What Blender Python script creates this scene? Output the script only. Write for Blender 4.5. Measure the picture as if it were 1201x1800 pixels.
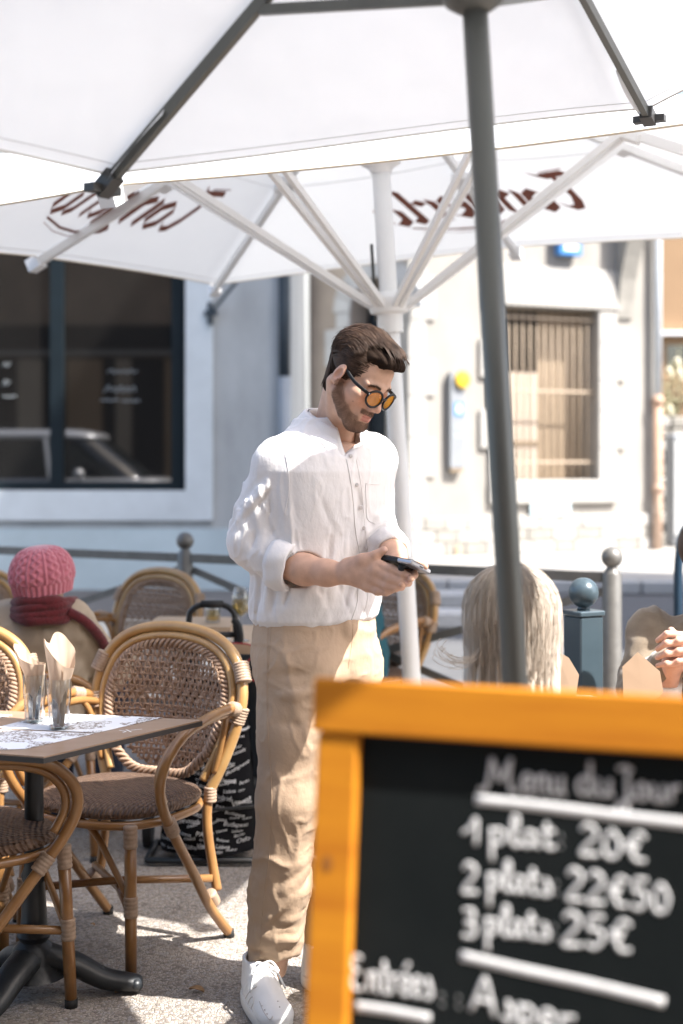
import bpy, bmesh, math, random
import numpy as np
from mathutils import Vector, Matrix, Quaternion

random.seed(7); rng = np.random.default_rng(7)
for o in list(bpy.data.objects): bpy.data.objects.remove(o)
S = bpy.context.scene
COL = S.collection
R = math.radians
# ------------------------------------------------------------------ camera, sky, sun, exposure
FPX, CX0, HOR, HC = 2500.0, 600.5, 805.0, 1.41
cam_d = bpy.data.cameras.new('camera'); cam = bpy.data.objects.new('camera', cam_d); COL.objects.link(cam)
cam.location = (0, 0, HC); cam.rotation_euler = (R(90), 0, 0)
cam_d.sensor_fit = 'VERTICAL'; cam_d.sensor_height = 36; cam_d.sensor_width = 24; cam_d.lens = 50
cam_d.shift_y = -(900 - HOR) / 1800
cam_d.clip_start = 0.05; cam_d.clip_end = 600
cam_d.dof.use_dof = True; cam_d.dof.focus_distance = 3.56; cam_d.dof.aperture_fstop = 2.3
cam_d.dof.aperture_blades = 0
S.camera = cam
SUN_EL = R(53); SUN_AZ = math.atan2(0.88, -0.475)          # azimuth measured from +Y towards +X
sun_dir = Vector((math.sin(SUN_AZ) * math.cos(SUN_EL), math.cos(SUN_AZ) * math.cos(SUN_EL), math.sin(SUN_EL)))
W = bpy.data.worlds.new('World'); S.world = W; W.use_nodes = True
nt = W.node_tree; nt.nodes.clear()
sky = nt.nodes.new('ShaderNodeTexSky'); sky.sky_type = 'NISHITA'; sky.sun_disc = False
sky.sun_elevation = SUN_EL; sky.sun_rotation = SUN_AZ; sky.air_density = 1.0; sky.dust_density = 3.2; sky.ozone_density = 0.5
bg = nt.nodes.new('ShaderNodeBackground'); bg.inputs['Strength'].default_value = 0.15
wo = nt.nodes.new('ShaderNodeOutputWorld')
nt.links.new(sky.outputs[0], bg.inputs[0]); nt.links.new(bg.outputs[0], wo.inputs[0])
sl = bpy.data.lights.new('sun', 'SUN'); sl.energy = 4.5; sl.angle = R(0.6); sl.color = (1.0, 0.968, 0.925)
sun = bpy.data.objects.new('sun', sl); COL.objects.link(sun); sun.rotation_euler = sun_dir.to_track_quat('Z', 'Y').to_euler()
S.view_settings.view_transform = 'Standard'; S.view_settings.look = 'None'
S.view_settings.exposure = 1.63; S.view_settings.gamma = 1.0
S.render.engine = 'CYCLES'
S.cycles.max_bounces = 9; S.cycles.diffuse_bounces = 5; S.cycles.transparent_max_bounces = 16
S.cycles.caustics_reflective = False; S.cycles.caustics_refractive = False
S.cycles.use_denoising = True

# ------------------------------------------------------------------ helpers
def U(px, py, D):
    """photo pixel at depth D -> world point"""
    return Vector(((px - CX0) * D / FPX, D, HC - (py - HOR) * D / FPX))
def V(*a): return Vector(a)

def obj(name, mesh, mat=None, parent=None, smooth=True):
    o = bpy.data.objects.new(name, mesh); COL.objects.link(o)
    if mat is not None and not mesh.materials:
        for m in (mat if isinstance(mat, (list, tuple)) else [mat]): mesh.materials.append(m)
    if smooth is True and mesh.polygons: mesh.polygons.foreach_set('use_smooth', [True] * len(mesh.polygons))
    if parent is not None: o.parent = parent
    return o
def tag(o, label=None, cat=None, group=None, kind=None):
    if label: o['label'] = label
    if cat: o['category'] = cat
    if group: o['group'] = group
    if kind: o['kind'] = kind
    return o
def thing(name, label, cat, loc=(0, 0, 0), rz=0.0, group=None):
    o = bpy.data.objects.new(name, None); COL.objects.link(o); o.empty_display_size = 0.1
    o.location = loc; o.rotation_euler = (0, 0, rz)
    return tag(o, label, cat, group)
def copy_tree(o, parent=None):
    c = o.copy(); COL.objects.link(c); c.parent = parent
    for ch in list(o.children): copy_tree(ch, c)
    return c

def spline(pts, n=6, closed=False):
    """Catmull-Rom through pts"""
    P = [Vector(p) for p in pts]; out = []; m = len(P)
    for i in range(m if closed else m - 1):
        if closed: a, b, c, d = P[(i - 1) % m], P[i], P[(i + 1) % m], P[(i + 2) % m]
        else: a, b, c, d = P[max(i - 1, 0)], P[i], P[i + 1], P[min(i + 2, m - 1)]
        for k in range(n):
            t = k / n
            out.append(0.5 * ((2 * b) + (c - a) * t + (2 * a - 5 * b + 4 * c - d) * t * t + (3 * b - a - 3 * c + d) * t ** 3))
    if not closed: out.append(P[-1].copy())
    return out

class MB:
    """collects shapes, becomes ONE mesh"""
    def __init__(s): s.v = []; s.f = []; s.mi = []; s.cur = 0
    def add(s, vs, fs):
        o = len(s.v); s.v += [tuple(v) for v in vs]; s.f += [tuple(i + o for i in f) for f in fs]; s.mi += [s.cur] * len(fs)
    def box(s, lo, hi, M=None):
        (a, b, c), (d, e, f) = lo, hi
        vs = [Vector(p) for p in ((a, b, c), (d, b, c), (d, e, c), (a, e, c), (a, b, f), (d, b, f), (d, e, f), (a, e, f))]
        if M is not None: vs = [M @ v for v in vs]
        s.add(vs, [(0, 3, 2, 1), (4, 5, 6, 7), (0, 1, 5, 4), (1, 2, 6, 5), (2, 3, 7, 6), (3, 0, 4, 7)])
    def cbox(s, lo, hi, b=0.005, M=None):
        """box with chamfered edges (convex hull of 24 pts)"""
        bm = bmesh.new()
        for ix in (0, 1):
            for iy in (0, 1):
                for iz in (0, 1):
                    c = [(lo, hi)[ix][0], (lo, hi)[iy][1], (lo, hi)[iz][2]]; sg = [(1, -1)[ix], (1, -1)[iy], (1, -1)[iz]]
                    for k in range(3):
                        p = [c[j] + (sg[j] * b if j != k else 0) for j in range(3)]
                        bm.verts.new(p)
        bmesh.ops.convex_hull(bm, input=list(bm.verts))
        bm.verts.ensure_lookup_table(); bm.verts.index_update()
        vs = [v.co.copy() for v in bm.verts]
        if M is not None: vs = [M @ v for v in vs]
        s.add(vs, [tuple(v.index for v in f.verts) for f in bm.faces]); bm.free()
    def tube(s, pts, r, n=8, closed=False, caps=True, flat=1.0, up=None):
        P = [Vector(p) for p in pts]; m = len(P)
        rs = r if isinstance(r, (list, tuple)) else [r] * m
        T = []
        for i in range(m):
            a = P[(i - 1) % m] if (closed or i > 0) else P[0]; b = P[(i + 1) % m] if (closed or i < m - 1) else P[-1]
            t = (b - a); T.append(t.normalized() if t.length > 1e-9 else Vector((0, 0, 1)))
        ref = Vector(up) if up is not None else (Vector((0, 0, 1)) if abs(T[0].z) < 0.9 else Vector((1, 0, 0)))
        N = (ref - T[0] * ref.dot(T[0])).normalized(); vs = []; fs = []
        for i in range(m):
            if up is not None: N = Vector(up)
            N = (N - T[i] * N.dot(T[i]))
            N = N.normalized() if N.length > 1e-6 else T[i].orthogonal().normalized()
            B = T[i].cross(N)
            for k in range(n):
                a = 2 * math.pi * k / n
                vs.append(P[i] + (N * math.cos(a) * flat + B * math.sin(a)) * rs[i])
        for i in range(m if closed else m - 1):
            for k in range(n):
                a, b = i * n + k, i * n + (k + 1) % n; c, d = ((i + 1) % m) * n + (k + 1) % n, ((i + 1) % m) * n + k
                fs.append((a, b, c, d))
        if caps and not closed:
            fs.append(tuple(range(n - 1, -1, -1))); fs.append(tuple((m - 1) * n + k for k in range(n)))
        s.add(vs, fs)
    def bar(s, a, b, w, h, up=(0, 0, 1)):
        """rectangular bar from a to b"""
        a, b = Vector(a), Vector(b); t = (b - a).normalized(); up = Vector(up)
        x = t.cross(up); x = x.normalized() if x.length > 1e-6 else t.orthogonal().normalized(); y = x.cross(t)
        vs = [p + x * sx * w / 2 + y * sy * h / 2 for p in (a, b) for sx, sy in ((-1, -1), (1, -1), (1, 1), (-1, 1))]
        s.add(vs, [(0, 3, 2, 1)[::-1], (4, 5, 6, 7)[::-1], (0, 1, 5, 4)[::-1], (1, 2, 6, 5)[::-1], (2, 3, 7, 6)[::-1], (3, 0, 4, 7)[::-1]])
    def lathe(s, prof, n=24, M=None, cap=True):
        vs = []; fs = []; m = len(prof)
        for r, z in prof:
            for k in range(n):
                a = 2 * math.pi * k / n; v = Vector((r * math.cos(a), r * math.sin(a), z)); vs.append(M @ v if M is not None else v)
        for i in range(m - 1):
            for k in range(n): fs.append((i * n + k, i * n + (k + 1) % n, (i + 1) * n + (k + 1) % n, (i + 1) * n + k))
        if cap: fs.append(tuple(range(n - 1, -1, -1))); fs.append(tuple((m - 1) * n + k for k in range(n)))
        s.add(vs, fs)
    def ball(s, c, r, n=12, m=8, M=None):
        c = Vector(c); rr = r if isinstance(r, (tuple, list)) else (r, r, r); vs = []; fs = []
        for j in range(m + 1):
            p = math.pi * j / m
            for k in range(n):
                a = 2 * math.pi * k / n
                v = Vector((rr[0] * math.sin(p) * math.cos(a), rr[1] * math.sin(p) * math.sin(a), -rr[2] * math.cos(p)))
                vs.append(c + (M @ v if M is not None else v))
        for j in range(m):
            for k in range(n): fs.append((j * n + k, j * n + (k + 1) % n, (j + 1) * n + (k + 1) % n, (j + 1) * n + k))
        s.add(vs, fs)
    def grid(s, fn, nu, nv, closed_u=False):
        vs = [fn(i / (nu if closed_u else nu - 1), j / (nv - 1)) for i in range(nu) for j in range(nv)]; fs = []
        for i in range(nu if closed_u else nu - 1):
            for j in range(nv - 1):
                a = i * nv + j; b = ((i + 1) % nu) * nv + j; fs.append((a, b, b + 1, a + 1))
        s.add(vs, fs)
    def extrude(s, poly, f, d0, d1):
        """polygon (2D pts) mapped by f(u,v,d) with thickness d0..d1"""
        n = len(poly); vs = [f(u, v, d0) for u, v in poly] + [f(u, v, d1) for u, v in poly]
        fs = [tuple(range(n)), tuple(range(2 * n - 1, n - 1, -1))] + [(i, i + n, (i + 1) % n + n, (i + 1) % n) for i in range(n)]
        s.add(vs, fs)
    def mesh(s, name='mesh'):
        me = bpy.data.meshes.new(name); me.from_pydata(s.v, [], s.f)
        if any(s.mi): me.polygons.foreach_set('material_index', s.mi)
        me.update(); return me
    def build(s, name, mat, parent=None, smooth=True, fixn=False, bevel=0):
        me = s.mesh(name)
        if fixn or bevel:
            bm = bmesh.new(); bm.from_mesh(me)
            if bevel: bmesh.ops.bevel(bm, geom=list(bm.edges), offset=bevel, segments=1, affect='EDGES', profile=0.5)
            bmesh.ops.recalc_face_normals(bm, faces=list(bm.faces)); bm.to_mesh(me); bm.free()
        o = obj(name, me, mat, parent, smooth is not False)
        if smooth == 'auto':
            try: me.set_sharp_from_angle(angle=R(40))
            except Exception: pass
        return o

# ------------------------------------------------------------------ signed-distance sculpting
class SDF:
    def __init__(s, lo, hi, h):
        s.h = h; s.lo = np.array(lo, float); s.n = np.ceil((np.array(hi) - s.lo) / h).astype(int) + 1
        s.ax = [s.lo[i] + h * np.arange(s.n[i]) for i in range(3)]; s.d = np.full(s.n, 1.0, np.float32)
    def win(s, lo, hi, pad):
        sl = []
        for i in range(3):
            a = int(np.floor((lo[i] - pad - s.lo[i]) / s.h)); b = int(np.ceil((hi[i] + pad - s.lo[i]) / s.h)) + 1
            a = max(a, 0); b = min(b, s.n[i]); sl.append(slice(a, max(b, a)))
        sl = tuple(sl); return sl, np.ix_(*[s.ax[i][sl[i]] for i in range(3)])
    def comb(s, sl, q, k, op):
        a = s.d[sl]
        if op == 'u':
            if k > 0: h = np.clip(.5 + .5 * (a - q) / k, 0, 1); r = a + (q - a) * h - k * h * (1 - h)
            else: r = np.minimum(a, q)
        else:
            if k > 0: h = np.clip(.5 - .5 * (a + q) / k, 0, 1); r = a + (-q - a) * h + k * h * (1 - h)
            else: r = np.maximum(a, -q)
        s.d[sl] = r
    def ell(s, c, r, k=0.01, op='u', M=None):
        r = np.array(r, float) * np.ones(3); c = np.array(c, float); m = r.max() if M is not None else r
        sl, (X, Y, Z) = s.win(c - m, c + m, k + 3 * s.h)
        X = X - c[0]; Y = Y - c[1]; Z = Z - c[2]
        if M is not None:
            A = np.array(M)[:3, :3].T
            X, Y, Z = (A[0, 0] * X + A[0, 1] * Y + A[0, 2] * Z, A[1, 0] * X + A[1, 1] * Y + A[1, 2] * Z, A[2, 0] * X + A[2, 1] * Y + A[2, 2] * Z)
        k0 = np.sqrt((X / r[0]) ** 2 + (Y / r[1]) ** 2 + (Z / r[2]) ** 2); k1 = np.sqrt((X / r[0] ** 2) ** 2 + (Y / r[1] ** 2) ** 2 + (Z / r[2] ** 2) ** 2)
        s.comb(sl, k0 * (k0 - 1) / np.maximum(k1, 1e-6), k, op)
    def cap(s, a, b, ra, rb=None, k=0.01, op='u'):
        rb = ra if rb is None else rb; a = np.array(a, float); b = np.array(b, float); m = max(ra, rb)
        sl, (X, Y, Z) = s.win(np.minimum(a, b) - m, np.maximum(a, b) + m, k + 3 * s.h)
        d = b - a; L = max(d @ d, 1e-9)
        t = np.clip(((X - a[0]) * d[0] + (Y - a[1]) * d[1] + (Z - a[2]) * d[2]) / L, 0, 1)
        q = np.sqrt((X - a[0] - t * d[0]) ** 2 + (Y - a[1] - t * d[1]) ** 2 + (Z - a[2] - t * d[2]) ** 2) - (ra + (rb - ra) * t)
        s.comb(sl, q, k, op)
    def chain(s, pts, rs, k=0.01):
        for i in range(len(pts) - 1): s.cap(pts[i], pts[i + 1], rs[i], rs[i + 1], k)
    def loft(s, tab, k=0.01, op='u', p=2.2):
        """vertical loft: rows (z, cx, cy, rx, ry)"""
        T = np.array(sorted(tab), float); mx = T[:, 3].max(); my = T[:, 4].max()
        sl, (X, Y, Z) = s.win((T[:, 1].min() - mx, T[:, 2].min() - my, T[0, 0]), (T[:, 1].max() + mx, T[:, 2].max() + my, T[-1, 0]), k + 3 * s.h)
        z = Z.ravel(); g = lambda j: np.interp(z, T[:, 0], T[:, j]).reshape(1, 1, -1)
        cx, cy, rx, ry = g(1), g(2), g(3), g(4)
        e = (np.abs((X - cx) / rx) ** p + np.abs((Y - cy) / ry) ** p) ** (1 / p)
        q = (e - 1) * np.minimum(rx, ry); q = np.maximum(q, np.maximum(T[0, 0] - Z, Z - T[-1, 0]))
        s.comb(sl, q, k, op)
    def folds(s, segs):
        """ridges (h>0) or creases (h<0) along segments: (a,b,width,height)"""
        for a, b, w, hgt in segs:
            a = np.array(a, float); b = np.array(b, float)
            sl, (X, Y, Z) = s.win(np.minimum(a, b), np.maximum(a, b), 2.5 * w)
            d = b - a; L = max(d @ d, 1e-9); t = np.clip(((X - a[0]) * d[0] + (Y - a[1]) * d[1] + (Z - a[2]) * d[2]) / L, 0, 1)
            q2 = (X - a[0] - t * d[0]) ** 2 + (Y - a[1] - t * d[1]) ** 2 + (Z - a[2] - t * d[2]) ** 2
            s.d[sl] -= (hgt * np.exp(-q2 / w ** 2) * np.sin(np.pi * (0.12 + .76 * t))).astype(np.float32)
    def net(s):
        d = s.d; ins = d < 0; n = s.n
        c = np.zeros(n - 1, np.int8)
        cs = [(i, j, k) for i in (0, 1) for j in (0, 1) for k in (0, 1)]
        for i, j, k in cs: c += ins[i:n[0] - 1 + i, j:n[1] - 1 + j, k:n[2] - 1 + k]
        act = (c > 0) & (c < 8); idx = np.argwhere(act); N = len(idx)
        vid = np.full(n - 1, -1, np.int64); vid[act] = np.arange(N)
        cv = {q: d[idx[:, 0] + q[0], idx[:, 1] + q[1], idx[:, 2] + q[2]].astype(float) for q in cs}
        acc = np.zeros((N, 3)); cnt = np.zeros(N)
        for q in cs:
            for ax in range(3):
                if q[ax] == 0:
                    q2 = list(q); q2[ax] = 1; q2 = tuple(q2); a, b = cv[q], cv[q2]; m = (a < 0) != (b < 0)
                    t = np.where(m, a / np.where(m, a - b, 1), 0); p = np.array(q, float)[None].repeat(N, 0); p[:, ax] += t
                    acc[m] += p[m]; cnt[m] += 1
        P = s.lo + s.h * (idx + acc / cnt[:, None]); F = []
        for ax in range(3):
            u, w = (ax + 1) % 3, (ax + 2) % 3
            sa = [slice(None)] * 3; sb = [slice(None)] * 3; sa[ax] = slice(0, n[ax] - 1); sb[ax] = slice(1, n[ax])
            A = ins[tuple(sa)]; B = ins[tuple(sb)]; e = np.argwhere(A != B)
            e = e[(e[:, u] > 0) & (e[:, w] > 0) & (e[:, u] < n[u] - 1) & (e[:, w] < n[w] - 1)]
            f = A[e[:, 0], e[:, 1], e[:, 2]]; q = []
            for du, dw in ((-1, -1), (0, -1), (0, 0), (-1, 0)):
                g = e.copy(); g[:, u] += du; g[:, w] += dw; q.append(vid[g[:, 0], g[:, 1], g[:, 2]])
            q = np.stack(q, 1); q[~f] = q[~f][:, ::-1]; F.append(q)
        return P, np.concatenate(F)
def relax(P, F, it=2, lam=0.5):
    for _ in range(it):
        A = np.zeros_like(P); C = np.zeros(len(P))
        for a, b in ((0, 1), (1, 2), (2, 3), (3, 0)):
            np.add.at(A, F[:, a], P[F[:, b]]); np.add.at(C, F[:, a], 1); np.add.at(A, F[:, b], P[F[:, a]]); np.add.at(C, F[:, b], 1)
        P = P + lam * (A / np.maximum(C, 1)[:, None] - P)
    return P
def np_mesh(name, P, F, colors=None, M=None):
    if M is not None: A = np.array(M); P = P @ A[:3, :3].T + A[:3, 3]
    me = bpy.data.meshes.new(name); me.vertices.add(len(P)); me.vertices.foreach_set('co', P.astype(np.float32).ravel())
    k = F.shape[1]; me.loops.add(F.size); me.loops.foreach_set('vertex_index', F.astype(np.int32).ravel())
    me.polygons.add(len(F)); me.polygons.foreach_set('loop_start', np.arange(0, F.size, k, dtype=np.int32))
    me.polygons.foreach_set('loop_total', np.full(len(F), k, np.int32)); me.polygons.foreach_set('use_smooth', np.ones(len(F), bool))
    me.update(calc_edges=True); me.validate()
    if colors is not None:
        ca = me.color_attributes.new('Col', 'FLOAT_COLOR', 'POINT')
        ca.data.foreach_set('color', np.concatenate([colors, np.ones((len(P), 1))], 1).astype(np.float32).ravel())
    return me
def vnoise(P, sc, seed=0):
    """cheap smooth value noise on points (numpy), -1..1"""
    r = np.random.default_rng(seed); tb = r.uniform(-1, 1, 4096)
    Q = P * sc; i = np.floor(Q).astype(np.int64); f = Q - i; f = f * f * (3 - 2 * f); out = 0
    for a in (0, 1):
        for b in (0, 1):
            for c in (0, 1):
                h = ((i[:, 0] + a) * 73856093 ^ (i[:, 1] + b) * 19349663 ^ (i[:, 2] + c) * 83492791) & 4095
                w = (f[:, 0] if a else 1 - f[:, 0]) * (f[:, 1] if b else 1 - f[:, 1]) * (f[:, 2] if c else 1 - f[:, 2]); out = out + w * tb[h]
    return out
def vnormals(P, F):
    n = np.cross(P[F[:, 2]] - P[F[:, 0]], P[F[:, 3]] - P[F[:, 1]]); N = np.zeros_like(P)
    for k in range(4): np.add.at(N, F[:, k], n)
    return N / np.maximum(np.linalg.norm(N, axis=1), 1e-9)[:, None]

# ------------------------------------------------------------------ materials
def lin(c):
    """sRGB 0-255 -> linear"""
    return tuple(((x / 255) / 12.92 if x / 255 <= 0.04045 else ((x / 255 + 0.055) / 1.055) ** 2.4) for x in c)
MATS = {}
def mat(name, col, rough=0.6, var=0.12, scale=8.0, stretch=(1, 1, 1), bump=0.0, bscale=120.0, bdist=0.002, metal=0.0, spec=0.5, coat=0.0,
        col2=None, sheen=0.0, attr=None, wave=None, rvar=0.0, sss=0.0):
    m = bpy.data.materials.new(name); m.use_nodes = True; MATS[name] = m
    t = m.node_tree; N = t.nodes; L = t.links; b = N['Principled BSDF']
    tc = N.new('ShaderNodeTexCoord'); mp = N.new('ShaderNodeMapping'); L.new(tc.outputs['Object'], mp.inputs[0]); mp.inputs['Scale'].default_value = stretch
    nz = N.new('ShaderNodeTexNoise'); nz.inputs['Scale'].default_value = scale; nz.inputs['Detail'].default_value = 6; nz.inputs['Roughness'].default_value = 0.62
    L.new(mp.outputs[0], nz.inputs['Vector'])
    if attr:
        at = N.new('ShaderNodeAttribute'); at.attribute_name = attr
        mx = N.new('ShaderNodeMix'); mx.data_type = 'RGBA'; mx.blend_type = 'MULTIPLY'; mx.inputs['Factor'].default_value = 1.0
        cr = N.new('ShaderNodeValToRGB'); cr.color_ramp.elements[0].position = 0.3; cr.color_ramp.elements[1].position = 0.7
        cr.color_ramp.elements[0].color = (1 - var, 1 - var, 1 - var, 1); cr.color_ramp.elements[1].color = (1, 1, 1, 1)
        L.new(nz.outputs['Fac'], cr.inputs[0]); L.new(at.outputs['Color'], mx.inputs['A']); L.new(cr.outputs[0], mx.inputs['B'])
        L.new(mx.outputs['Result'], b.inputs['Base Color'])
    else:
        cr = N.new('ShaderNodeValToRGB'); cr.color_ramp.elements[0].position = 0.28; cr.color_ramp.elements[1].position = 0.72
        c2 = col2 if col2 else tuple(x * (1 - var) for x in col)
        cr.color_ramp.elements[0].color = (*c2, 1); cr.color_ramp.elements[1].color = (*(min(1, x * (1 + var * .5)) for x in col), 1) if not col2 else (*col, 1)
        L.new(nz.outputs['Fac'], cr.inputs[0]); L.new(cr.outputs[0], b.inputs['Base Color'])
    b.inputs['Roughness'].default_value = rough; b.inputs['Metallic'].default_value = metal; b.inputs['Specular IOR Level'].default_value = spec
    b.inputs['Coat Weight'].default_value = coat; b.inputs['Coat Roughness'].default_value = 0.12; b.inputs['Sheen Weight'].default_value = sheen
    if sss: b.inputs['Subsurface Weight'].default_value = sss; b.inputs['Subsurface Radius'].default_value = (0.012, 0.005, 0.003); b.inputs['Subsurface Scale'].default_value = 0.6
    if rvar:
        mr = N.new('ShaderNodeMapRange'); mr.inputs['To Min'].default_value = max(0, rough - rvar); mr.inputs['To Max'].default_value = min(1, rough + rvar)
        L.new(nz.outputs['Fac'], mr.inputs['Value']); L.new(mr.outputs[0], b.inputs['Roughness'])
    if bump:
        if wave:   # woven: two crossed wave textures
            ad = N.new('ShaderNodeMath'); ad.operation = 'ADD'
            for i, (dirn, sc) in enumerate(wave):
                w = N.new('ShaderNodeTexWave'); w.wave_type = 'BANDS'; w.bands_direction = dirn; w.inputs['Scale'].default_value = sc; w.inputs['Distortion'].default_value = 1.5
                w.inputs['Detail'].default_value = 1
                L.new(mp.outputs[0], w.inputs['Vector']); L.new(w.outputs['Fac'], ad.inputs[i])
            hsrc = ad.outputs[0]
        else:
            n2 = N.new('ShaderNodeTexNoise'); n2.inputs['Scale'].default_value = bscale; n2.inputs['Detail'].default_value = 4
            L.new(mp.outputs[0], n2.inputs['Vector']); hsrc = n2.outputs['Fac']
        bp = N.new('ShaderNodeBump'); bp.inputs['Strength'].default_value = bump; bp.inputs['Distance'].default_value = bdist
        L.new(hsrc, bp.inputs['Height']); L.new(bp.outputs[0], b.inputs['Normal'])
    return m
def cloth_translucent(name, col, trans=0.5, var=0.04):
    m = bpy.data.materials.new(name); m.use_nodes = True; t = m.node_tree; N = t.nodes; L = t.links; N.remove(N['Principled BSDF'])
    tc = N.new('ShaderNodeTexCoord'); nz = N.new('ShaderNodeTexNoise'); nz.inputs['Scale'].default_value = 3; nz.inputs['Detail'].default_value = 5; L.new(tc.outputs['Object'], nz.inputs['Vector'])
    cr = N.new('ShaderNodeValToRGB'); cr.color_ramp.elements[0].color = (*(x * (1 - var) for x in col), 1); cr.color_ramp.elements[1].color = (*col, 1); L.new(nz.outputs['Fac'], cr.inputs[0])
    n2 = N.new('ShaderNodeTexNoise'); n2.inputs['Scale'].default_value = 7; L.new(tc.outputs['Object'], n2.inputs['Vector'])
    bp = N.new('ShaderNodeBump'); bp.inputs['Strength'].default_value = 0.25; bp.inputs['Distance'].default_value = 0.02; L.new(n2.outputs['Fac'], bp.inputs['Height'])
    a = N.new('ShaderNodeBsdfDiffuse'); b = N.new('ShaderNodeBsdfTranslucent'); mx = N.new('ShaderNodeMixShader'); mx.inputs[0].default_value = trans
    for q in (a, b): L.new(cr.outputs[0], q.inputs['Color']); L.new(bp.outputs[0], q.inputs['Normal'])
    L.new(a.outputs[0], mx.inputs[1]); L.new(b.outputs[0], mx.inputs[2]); L.new(mx.outputs[0], N['Material Output'].inputs[0]); return m
def thin_glass(name, tint=(1, 1, 1), refl=0.06, rough=0.02, ior=1.45):
    m = bpy.data.materials.new(name); m.use_nodes = True; t = m.node_tree; N = t.nodes; L = t.links; N.remove(N['Principled BSDF'])
    tr = N.new('ShaderNodeBsdfTransparent'); tr.inputs[0].default_value = (*tint, 1); g = N.new('ShaderNodeBsdfGlossy'); g.inputs['Roughness'].default_value = rough
    lw = N.new('ShaderNodeLayerWeight'); fr = N.new('ShaderNodeMath'); fr.operation = 'POWER'; fr.inputs[1].default_value = 2.6; L.new(lw.outputs['Facing'], fr.inputs[0]); ad = N.new('ShaderNodeMath'); ad.operation = 'ADD'; ad.use_clamp = True; ad.inputs[1].default_value = refl
    nz = N.new('ShaderNodeTexNoise'); nz.inputs['Scale'].default_value = 40; mr = N.new('ShaderNodeMath'); mr.operation = 'MULTIPLY'; mr.inputs[1].default_value = 0.03
    L.new(nz.outputs['Fac'], mr.inputs[0]); ad2 = N.new('ShaderNodeMath'); ad2.operation = 'ADD'; L.new(mr.outputs[0], ad2.inputs[0]); L.new(fr.outputs[0], ad2.inputs[1])
    L.new(ad2.outputs[0], ad.inputs[0]); mx = N.new('ShaderNodeMixShader'); L.new(ad.outputs[0], mx.inputs[0]); L.new(tr.outputs[0], mx.inputs[1]); L.new(g.outputs[0], mx.inputs[2])
    L.new(mx.outputs[0], N['Material Output'].inputs[0]); return m
# ------------------------------------------------------------------ ground
def aggregate(name):
    m = bpy.data.materials.new(name); m.use_nodes = True; t = m.node_tree; N = t.nodes; L = t.links; b = N['Principled BSDF']
    tc = N.new('ShaderNodeTexCoord')
    dn = N.new('ShaderNodeTexNoise'); dn.inputs['Scale'].default_value = 60; L.new(tc.outputs['Object'], dn.inputs['Vector'])
    dm = N.new('ShaderNodeMix'); dm.data_type = 'RGBA'; dm.inputs['Factor'].default_value = 0.012; L.new(tc.outputs['Object'], dm.inputs['A']); L.new(dn.outputs['Color'], dm.inputs['B'])
    v1 = N.new('ShaderNodeTexVoronoi'); v1.inputs['Scale'].default_value = 108; v1.inputs['Randomness'].default_value = 1; L.new(dm.outputs['Result'], v1.inputs['Vector'])
    ve = N.new('ShaderNodeTexVoronoi'); ve.feature = 'DISTANCE_TO_EDGE'; ve.inputs['Scale'].default_value = 108; L.new(dm.outputs['Result'], ve.inputs['Vector'])
    sp = N.new('ShaderNodeSeparateColor'); L.new(v1.outputs['Color'], sp.inputs[0])
    cr = N.new('ShaderNodeValToRGB'); e = cr.color_ramp.elements; e[0].position = 0; e[0].color = (.22, .185, .155, 1); e[1].position = 1; e[1].color = (.62, .56, .50, 1)
    for p, c in ((.18, (.44, .385, .33)), (.42, (.35, .295, .245)), (.62, (.47, .41, .36)), (.82, (.40, .37, .35))): x = e.new(p); x.color = (*c, 1)
    cr.color_ramp.interpolation = 'CONSTANT'; L.new(sp.outputs[0], cr.inputs[0])
    er = N.new('ShaderNodeMapRange'); er.inputs['From Max'].default_value = 0.14; L.new(ve.outputs['Distance'], er.inputs['Value'])
    mx = N.new('ShaderNodeMix'); mx.data_type = 'RGBA'; L.new(er.outputs[0], mx.inputs['Factor']); mx.inputs['A'].default_value = (.29, .26, .23, 1); L.new(cr.outputs[0], mx.inputs['B'])
    bn = N.new('ShaderNodeTexNoise'); bn.inputs['Scale'].default_value = 1.7; bn.inputs['Detail'].default_value = 5; L.new(tc.outputs['Object'], bn.inputs['Vector'])
    br = N.new('ShaderNodeMapRange'); br.inputs['From Min'].default_value = .3; br.inputs['From Max'].default_value = .7; br.inputs['To Min'].default_value = .74; br.inputs['To Max'].default_value = 1.10; L.new(bn.outputs['Fac'], br.inputs['Value'])
    m2 = N.new('ShaderNodeMix'); m2.data_type = 'RGBA'; m2.blend_type = 'MULTIPLY'; m2.inputs['Factor'].default_value = 1; L.new(mx.outputs['Result'], m2.inputs['A']); L.new(br.outputs[0], m2.inputs['B'])
    L.new(m2.outputs['Result'], b.inputs['Base Color']); b.inputs['Roughness'].default_value = 0.75
    bp = N.new('ShaderNodeBump'); bp.inputs['Strength'].default_value = 0.8; bp.inputs['Distance'].default_value = 0.004; L.new(er.outputs[0], bp.inputs['Height']); L.new(bp.outputs[0], b.inputs['Normal'])
    return m
m_agg = aggregate('aggregate_concrete')
m_asph = mat('asphalt', (.105, .105, .105), .85, col2=(.075, .075, .078), scale=3, bump=.6, bscale=140, bdist=.006)
m_pave = mat('pavement_concrete', (.34, .325, .30), .85, var=.18, scale=2.2, bump=.3, bscale=60)
m_kerb = mat('kerb_granite', (.42, .42, .41), .8, var=.2, scale=25, bump=.3, bscale=90)
def sheet(name, pts, z, m, kind='structure', th=None):
    b = MB(); n = len(pts)
    if th: b.extrude(pts, lambda u, v, d: Vector((u, v, d)), z, z - th)
    else: b.add([(x, y, z) for x, y in pts], [tuple(range(n))])
    return tag(b.build(name, m, None, False, fixn=bool(th)), kind=kind)
sheet('road', [(-150, -60), (150, -60), (150, 240), (-150, 240)], 0.0, m_asph)
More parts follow.
